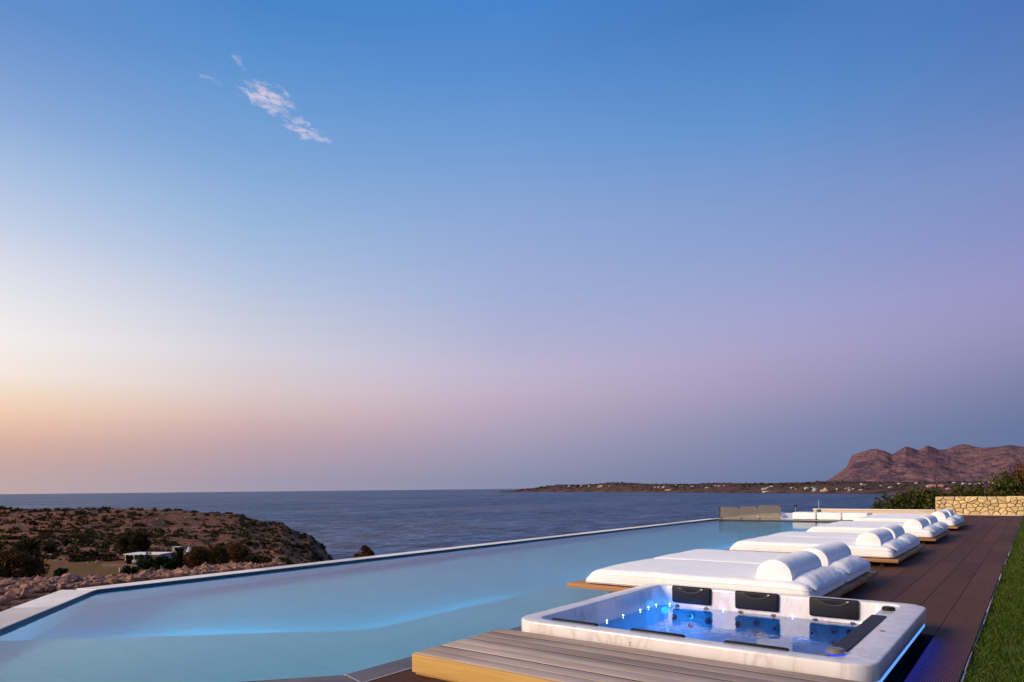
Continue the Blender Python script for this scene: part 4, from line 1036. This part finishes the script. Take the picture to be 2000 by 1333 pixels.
# ------------------------------------------------------------------ daybeds
PIPING = []
def mattress_mesh(name, lx, ly, h, seed):
    """soft cushion: rounded slab with a slumped left end"""
    L = []
    X0, X1, Y0, Y1 = -lx/2, lx/2, -ly/2, ly/2
    def lp(i, z, r): return rr(X0+i, X1-i, Y0+i, Y1-i, max(.01, r), z, 6)
    def dense(l):
        out = []
        for i_, (a, b) in enumerate(zip(l, l[1:]+l[:1])):
            k = 14 if i_ % 7 == 6 else 1
            out += [tuple(a[c]+(b[c]-a[c])*q/k for c in range(3)) for q in range(k)]
        return out
    R_ = .05
    ls = [lp(.05, .004, .05), lp(.012, .010, .07), lp(0, .03, .08), lp(-.004, h*.4, .08), lp(0, h-R_, .08)]
    ls += [lp(R_*(1-math.cos(a)), h-R_+R_*math.sin(a), .08-.03*a/1.57) for a in (.35, .7, 1.05, 1.3, 1.57)]
    ls += [lp(q, h+p, .05) for q, p in ((.13, .005), (.22, .009), (.34, .012), (.46, .013), (.56, .0135), (.62, .0135))]
    ls = [dense(l) for l in ls]; n0 = min(len(l) for l in ls); n1 = max(len(l) for l in ls)
    assert n0 == n1, (n0, n1)
    v, f = loft(ls); n = n0; f.append(tuple((len(ls)-1)*n+i for i in range(n))); f.append(tuple(range(n))[::-1])
    out = []; npt = n
    for x, y, z in v:
        t = min(1, z/h); e = max(0, (-x-(lx/2-.32))/.32)
        x2 = x+.12*t**1.6*e**2; z2 = z-.028*t*e**3
        e2 = max(0, (x-(lx/2-.30))/.30); x2 -= .03*t**1.5*e2**2; z2 -= .025*t*e2**2
        z2 += mnoise.fractal(Vector((x*1.7+seed*7, y*1.7, 1)), 1, 2, 4)*.007*t
        y2 = y+mnoise.noise(Vector((x*2.3, z*6, seed+3*(y > 0))))*.007
        out.append((x2, y2, z2))
    pv = []
    for li in (2, 4):
        lp_ = [Vector(p) for p in out[li*npt:(li+1)*npt]]; lp_.append(lp_[0]); pv.append(tube([p[:] for p in lp_], [.0045]*len(lp_), 5))
    v2, f2 = join(pv); PIPING.append(mesh('piping', v2, f2, M['fabric'], True))
    bm = bmesh.new(); me = mesh(name, out, f); bm.from_mesh(me); bpy.data.meshes.remove(me)
    return bm_mesh(name, bm, M['fabric'], True, 70)
def bolster_mesh(L, seed):
    n = 26; prof = []
    for i in range(n+1):
        a = math.pi*(i/n); prof.append((-.165*math.cos(a)*(1.0+.05*math.sin(a)), .182*math.sin(a)**.85))
    ys = [0, .010, .035]+list(np.linspace(.09, L-.09, 12))+[L-.035, L-.010, L]
    v = []
    for y in ys:
        e = min(y, L-y); k = .955+.045*min(1, e/.05)
        for x, z in prof: 
            w = mnoise.noise(Vector((x*8+seed*3, y*5, z*8)))*.004
            v.append((x*k*(1+w*3), y, max(.0, z*k+w if z > .01 else z)))
    m = len(prof); f = []
    for i in range(len(ys)-1):
        for j in range(m): f.append((i*m+j, i*m+(j+1) % m, (i+1)*m+(j+1) % m, (i+1)*m+j))
    # bulged end caps with gathered pleats
    for base, yy, s in ((0, -.016, 1), ((len(ys)-1)*m, L+.016, -1)):
        c = len(v); v.append((0, yy, .085))
        ringi = []
        for x, z in prof: ringi.append(len(v)); v.append((x*.55, yy+.003*(len(v) % 2)*s, .085+(z-.085)*.55))
        for j in range(m):
            q = (base+j, base+(j+1) % m, ringi[(j+1) % m], ringi[j]); f.append(q); f.append((ringi[j], ringi[(j+1) % m], c))
    bm = bmesh.new(); me = mesh('bolster', v, f); bm.from_mesh(me); bpy.data.meshes.remove(me)
    return bm_mesh('bolster', bm, M['fabric'], True, 48)
def flap_mesh(L, seed):
    """puffy weighted pillow hanging from the bolster over the mattress end"""
    nx, ny = 18, 26; top, bot = [], []
    for i in range(nx):
        s = i/(nx-1); x = .148+.215*s; zc = .004-.012*s-.062*s**2.4
        th = .055*(math.sin(math.pi*(.08+.84*s)))**.6
        for j in range(ny):
            t = j/(ny-1); e = (1-abs(2*t-1)**8)
            w = mnoise.fractal(Vector((x*9+seed*5, t*L*7, 0)), 1, 2, 3)*.012
            y = t*L+.02*math.sin(s*4+seed)
            top.append((x, y, zc+th*e*.9+w*e)); bot.append((x, y, zc-th*.25*e))
    v = top+bot; k = nx*ny; f = []
    for i in range(nx-1):
        for j in range(ny-1):
            a = i*ny+j; f.append((a, a+ny, a+ny+1, a+1)); f.append((k+a, k+a+1, k+a+ny+1, k+a+ny))
    for i in range(nx-1):
        for j in (0, ny-1): a = i*ny+j; f.append((a, a+ny, k+a+ny, k+a))
    for j in range(ny-1):
        for i in (0, nx-1): a = i*ny+j; f.append((a, a+1, k+a+1, k+a))
    bm = bmesh.new(); me = mesh('flap', v, f); bm.from_mesh(me); bpy.data.meshes.remove(me)
    return bm_mesh('flap', bm, M['fabric'], True, 60)
BX0, BX1 = -3.98, -1.47; BD = 2.80; NEAR = [6.13, 10.42, 14.80, 19.20]; MH = .165; BZ = .11
ORD = ['nearest the hot tub', 'second from the hot tub', 'third from the hot tub', 'farthest from the hot tub']
NTH = ['first', 'second', 'third', 'fourth']
npk = 9; pw = BD/npk
pmesh = bm_mesh('plank', box_bm(0, BX1-BX0, .003, pw-.003, -.046, 0, .006, 2), M['base'], True, 40)
lgm = bm_mesh('leg', box_bm(-.025, .025, -.025, .025, 0, BZ-.05), M['metal']); ftm = bm_mesh('foot', disc_bm(.05, .008, 16), M['metal'])
mm = [mattress_mesh('mattress', 2.28, 1.36, MH, s) for s in (1, 2)]; pm = PIPING; bmm = [bolster_mesh(1.06, s) for s in (1, 2)]; fm = [flap_mesh(1.06, s) for s in (1, 2)]
for k, y0 in enumerate(NEAR):
    t = empty('daybed_base', (BX0, y0, 0)); tag(t, f'low teak plank daybed base {ORD[k]}, overhanging the pool', 'daybed base', 'daybed bases along the pool')
    for i in range(npk): ob('plank', pmesh, t, (random.uniform(-.004, .004), i*pw, BZ+random.uniform(-.001, .001)))
    for lx in (.72, 1.5, 2.3):
        for ly in (.12, 1.4, 2.68): l = ob('leg', lgm, t, (lx, ly, .002)); ob('foot', ftm, l, (0, 0, .004))
    for i in range(2):
        ya = y0+.02+1.39*i
        wh = f'{"near" if i == 0 else "far"} half of the {NTH[k]} daybed from the hot tub'
        mo = ob('mattress', mm[(i+k) % 2], None, ((-3.80-1.52)/2+random.uniform(-.01, .01), ya+.69, BZ+.003)); mo.rotation_euler.z = random.uniform(-.004, .004)
        ob('piping', pm[(i+k) % 2], mo)
        tag(mo, f'white mattress on the {wh}', 'mattress', 'white daybed mattresses')
        bo = ob('bolster', bmm[(i+k) % 2], None, (-1.868+random.uniform(-.015, .015), ya+.14+random.uniform(-.02, .02), BZ+MH+.004)); bo.rotation_euler.z = random.uniform(-.02, .02)
        tag(bo, f'white half-round bolster on the {wh}', 'bolster', 'white bolsters on the daybeds')
        ob('flap', fm[(i+k) % 2], bo)

# ------------------------------------------------------------------ far end furniture
for i, x in enumerate((-6.36, -5.60, -4.85)):
    t = empty('ottoman', (x+.36, YF+.62, -.012)); tag(t, f'white block ottoman beyond the pool end, {["leftmost", "middle one", "rightmost"][i]} of three', 'ottoman', 'white ottomans at the pool end')
    box('cushion', -.36, .36, -.36, .36, .03, .255, M['fabric'], t, .03, 3); box('plinth', -.33, .33, -.33, .33, 0, .03, M['metal'], t)
t = empty('sofa', (-3.9, YF+.7, -.012)); tag(t, 'long white cushion seat right of the ottomans beyond the pool', 'sofa')
box('cushion', -.1, 1.9, -.36, .36, .03, .24, M['fabric'], t, .03, 3); box('plinth', -.05, 1.85, -.33, .33, 0, .03, M['metal'], t)
# glass screen
def glassmat():
    m = Mat('reflection_tinted_glass'); v = m.coord((1, 1, 1), False, False)
    tr = m.n('ShaderNodeBsdfTransparent'); tr.inputs[0].default_value = (.72, .68, .62, 1); df = m.pr(m.mix(m.noise(v, 2.2, 4), (.20, .175, .145), (.30, .265, .22)), .08, None, 0, .6)  # tan colour painted in for the reflection of the unbuilt villa
    x = m.n('ShaderNodeMixShader'); x.inputs[0].default_value = .52; m.L(tr.outputs[0], x.inputs[1]); m.L(df.outputs[0], x.inputs[2]); m.L(x.outputs[0], m.o.inputs[0]); return m.m
gm = glassmat()
gs = empty('glass_screen', (-8.72, YF+.10, 0)); tag(gs, 'glass screen with its reflection painted in, standing at the far end of the pool', 'glass screen')
for a, b, h in ((0, .66, .40), (.67, 1.28, .43), (1.29, 2.05, .47)): 
    box('pane', a, b, 0, .012, -.0, h, gm, gs)
    box('clip', b-.05, b+.03, -.012, .024, h-.02, h+.012, M['metal'], gs); box('clip', a+.02, a+.08, -.012, .024, .0, .04, M['metal'], gs)
box('post', -.04, -.005, -.01, .03, -.0, .42, M['metal'], gs)
t = empty('sun_lounger', (-8.3, YF+1.5, -.012)); tag(t, 'low white lounger seen through the glass screen', 'lounger')
v = [(0, 0, 0), (1.25, 0, 0), (1.25, .7, 0), (0, .7, 0), (0, 0, .05), (.5, 0, .09), (1.1, 0, .18), (1.25, 0, .06), (0, .7, .05), (.5, .7, .09), (1.1, .7, .18), (1.25, .7, .06)]
f = [(0, 1, 2, 3), (0, 1, 7, 6, 5, 4), (3, 8, 9, 10, 11, 2), (4, 5, 9, 8), (5, 6, 10, 9), (6, 7, 11, 10), (1, 2, 11, 7), (0, 4, 8, 3)]
bm = bmesh.new(); me = mesh('q', v, f); bm.from_mesh(me); bmesh.ops.bevel(bm, geom=list(bm.edges), offset=.012, segments=2, affect='EDGES'); ob('mattress', bm_mesh('mattress', bm, M['fabric'], True, 40), t)
box('cushion', .42, .68, .2, .5, .10, .16, M['yellow'], t, .02, 2)
# small lamp and thin pole by the ottomans
t = empty('garden_lamp', (-6.55, YF+1.35, -.012)); tag(t, 'small black lamp head on a thin post behind the leftmost ottoman', 'lamp')
v, f = tube([(0, 0, 0), (0, 0, .40)], [.008, .008], 8); ob('post', mesh('post', v, f, M['pole']), t)
b = bmesh.new(); bmesh.ops.create_uvsphere(b, u_segments=16, v_segments=10, radius=.055, matrix=Matrix.Translation((0, 0, .44)) @ Matrix.Diagonal((1, 1, .75, 1))); ob('lamp_head', bm_mesh('lamp_head', b, M['metal'], True), t)
t = empty('thin_pole', (-6.0, YF+2.2, -.012)); tag(t, 'thin pale pole standing behind the white ottomans', 'pole')
v, f = tube([(0, 0, 0), (0, 0, .62)], [.006, .005], 8); ob('shaft', mesh('shaft', v, f, M['white']), t); box('base', -.07, .07, -.05, .05, 0, .30, M['metal'], t, .01, 2)
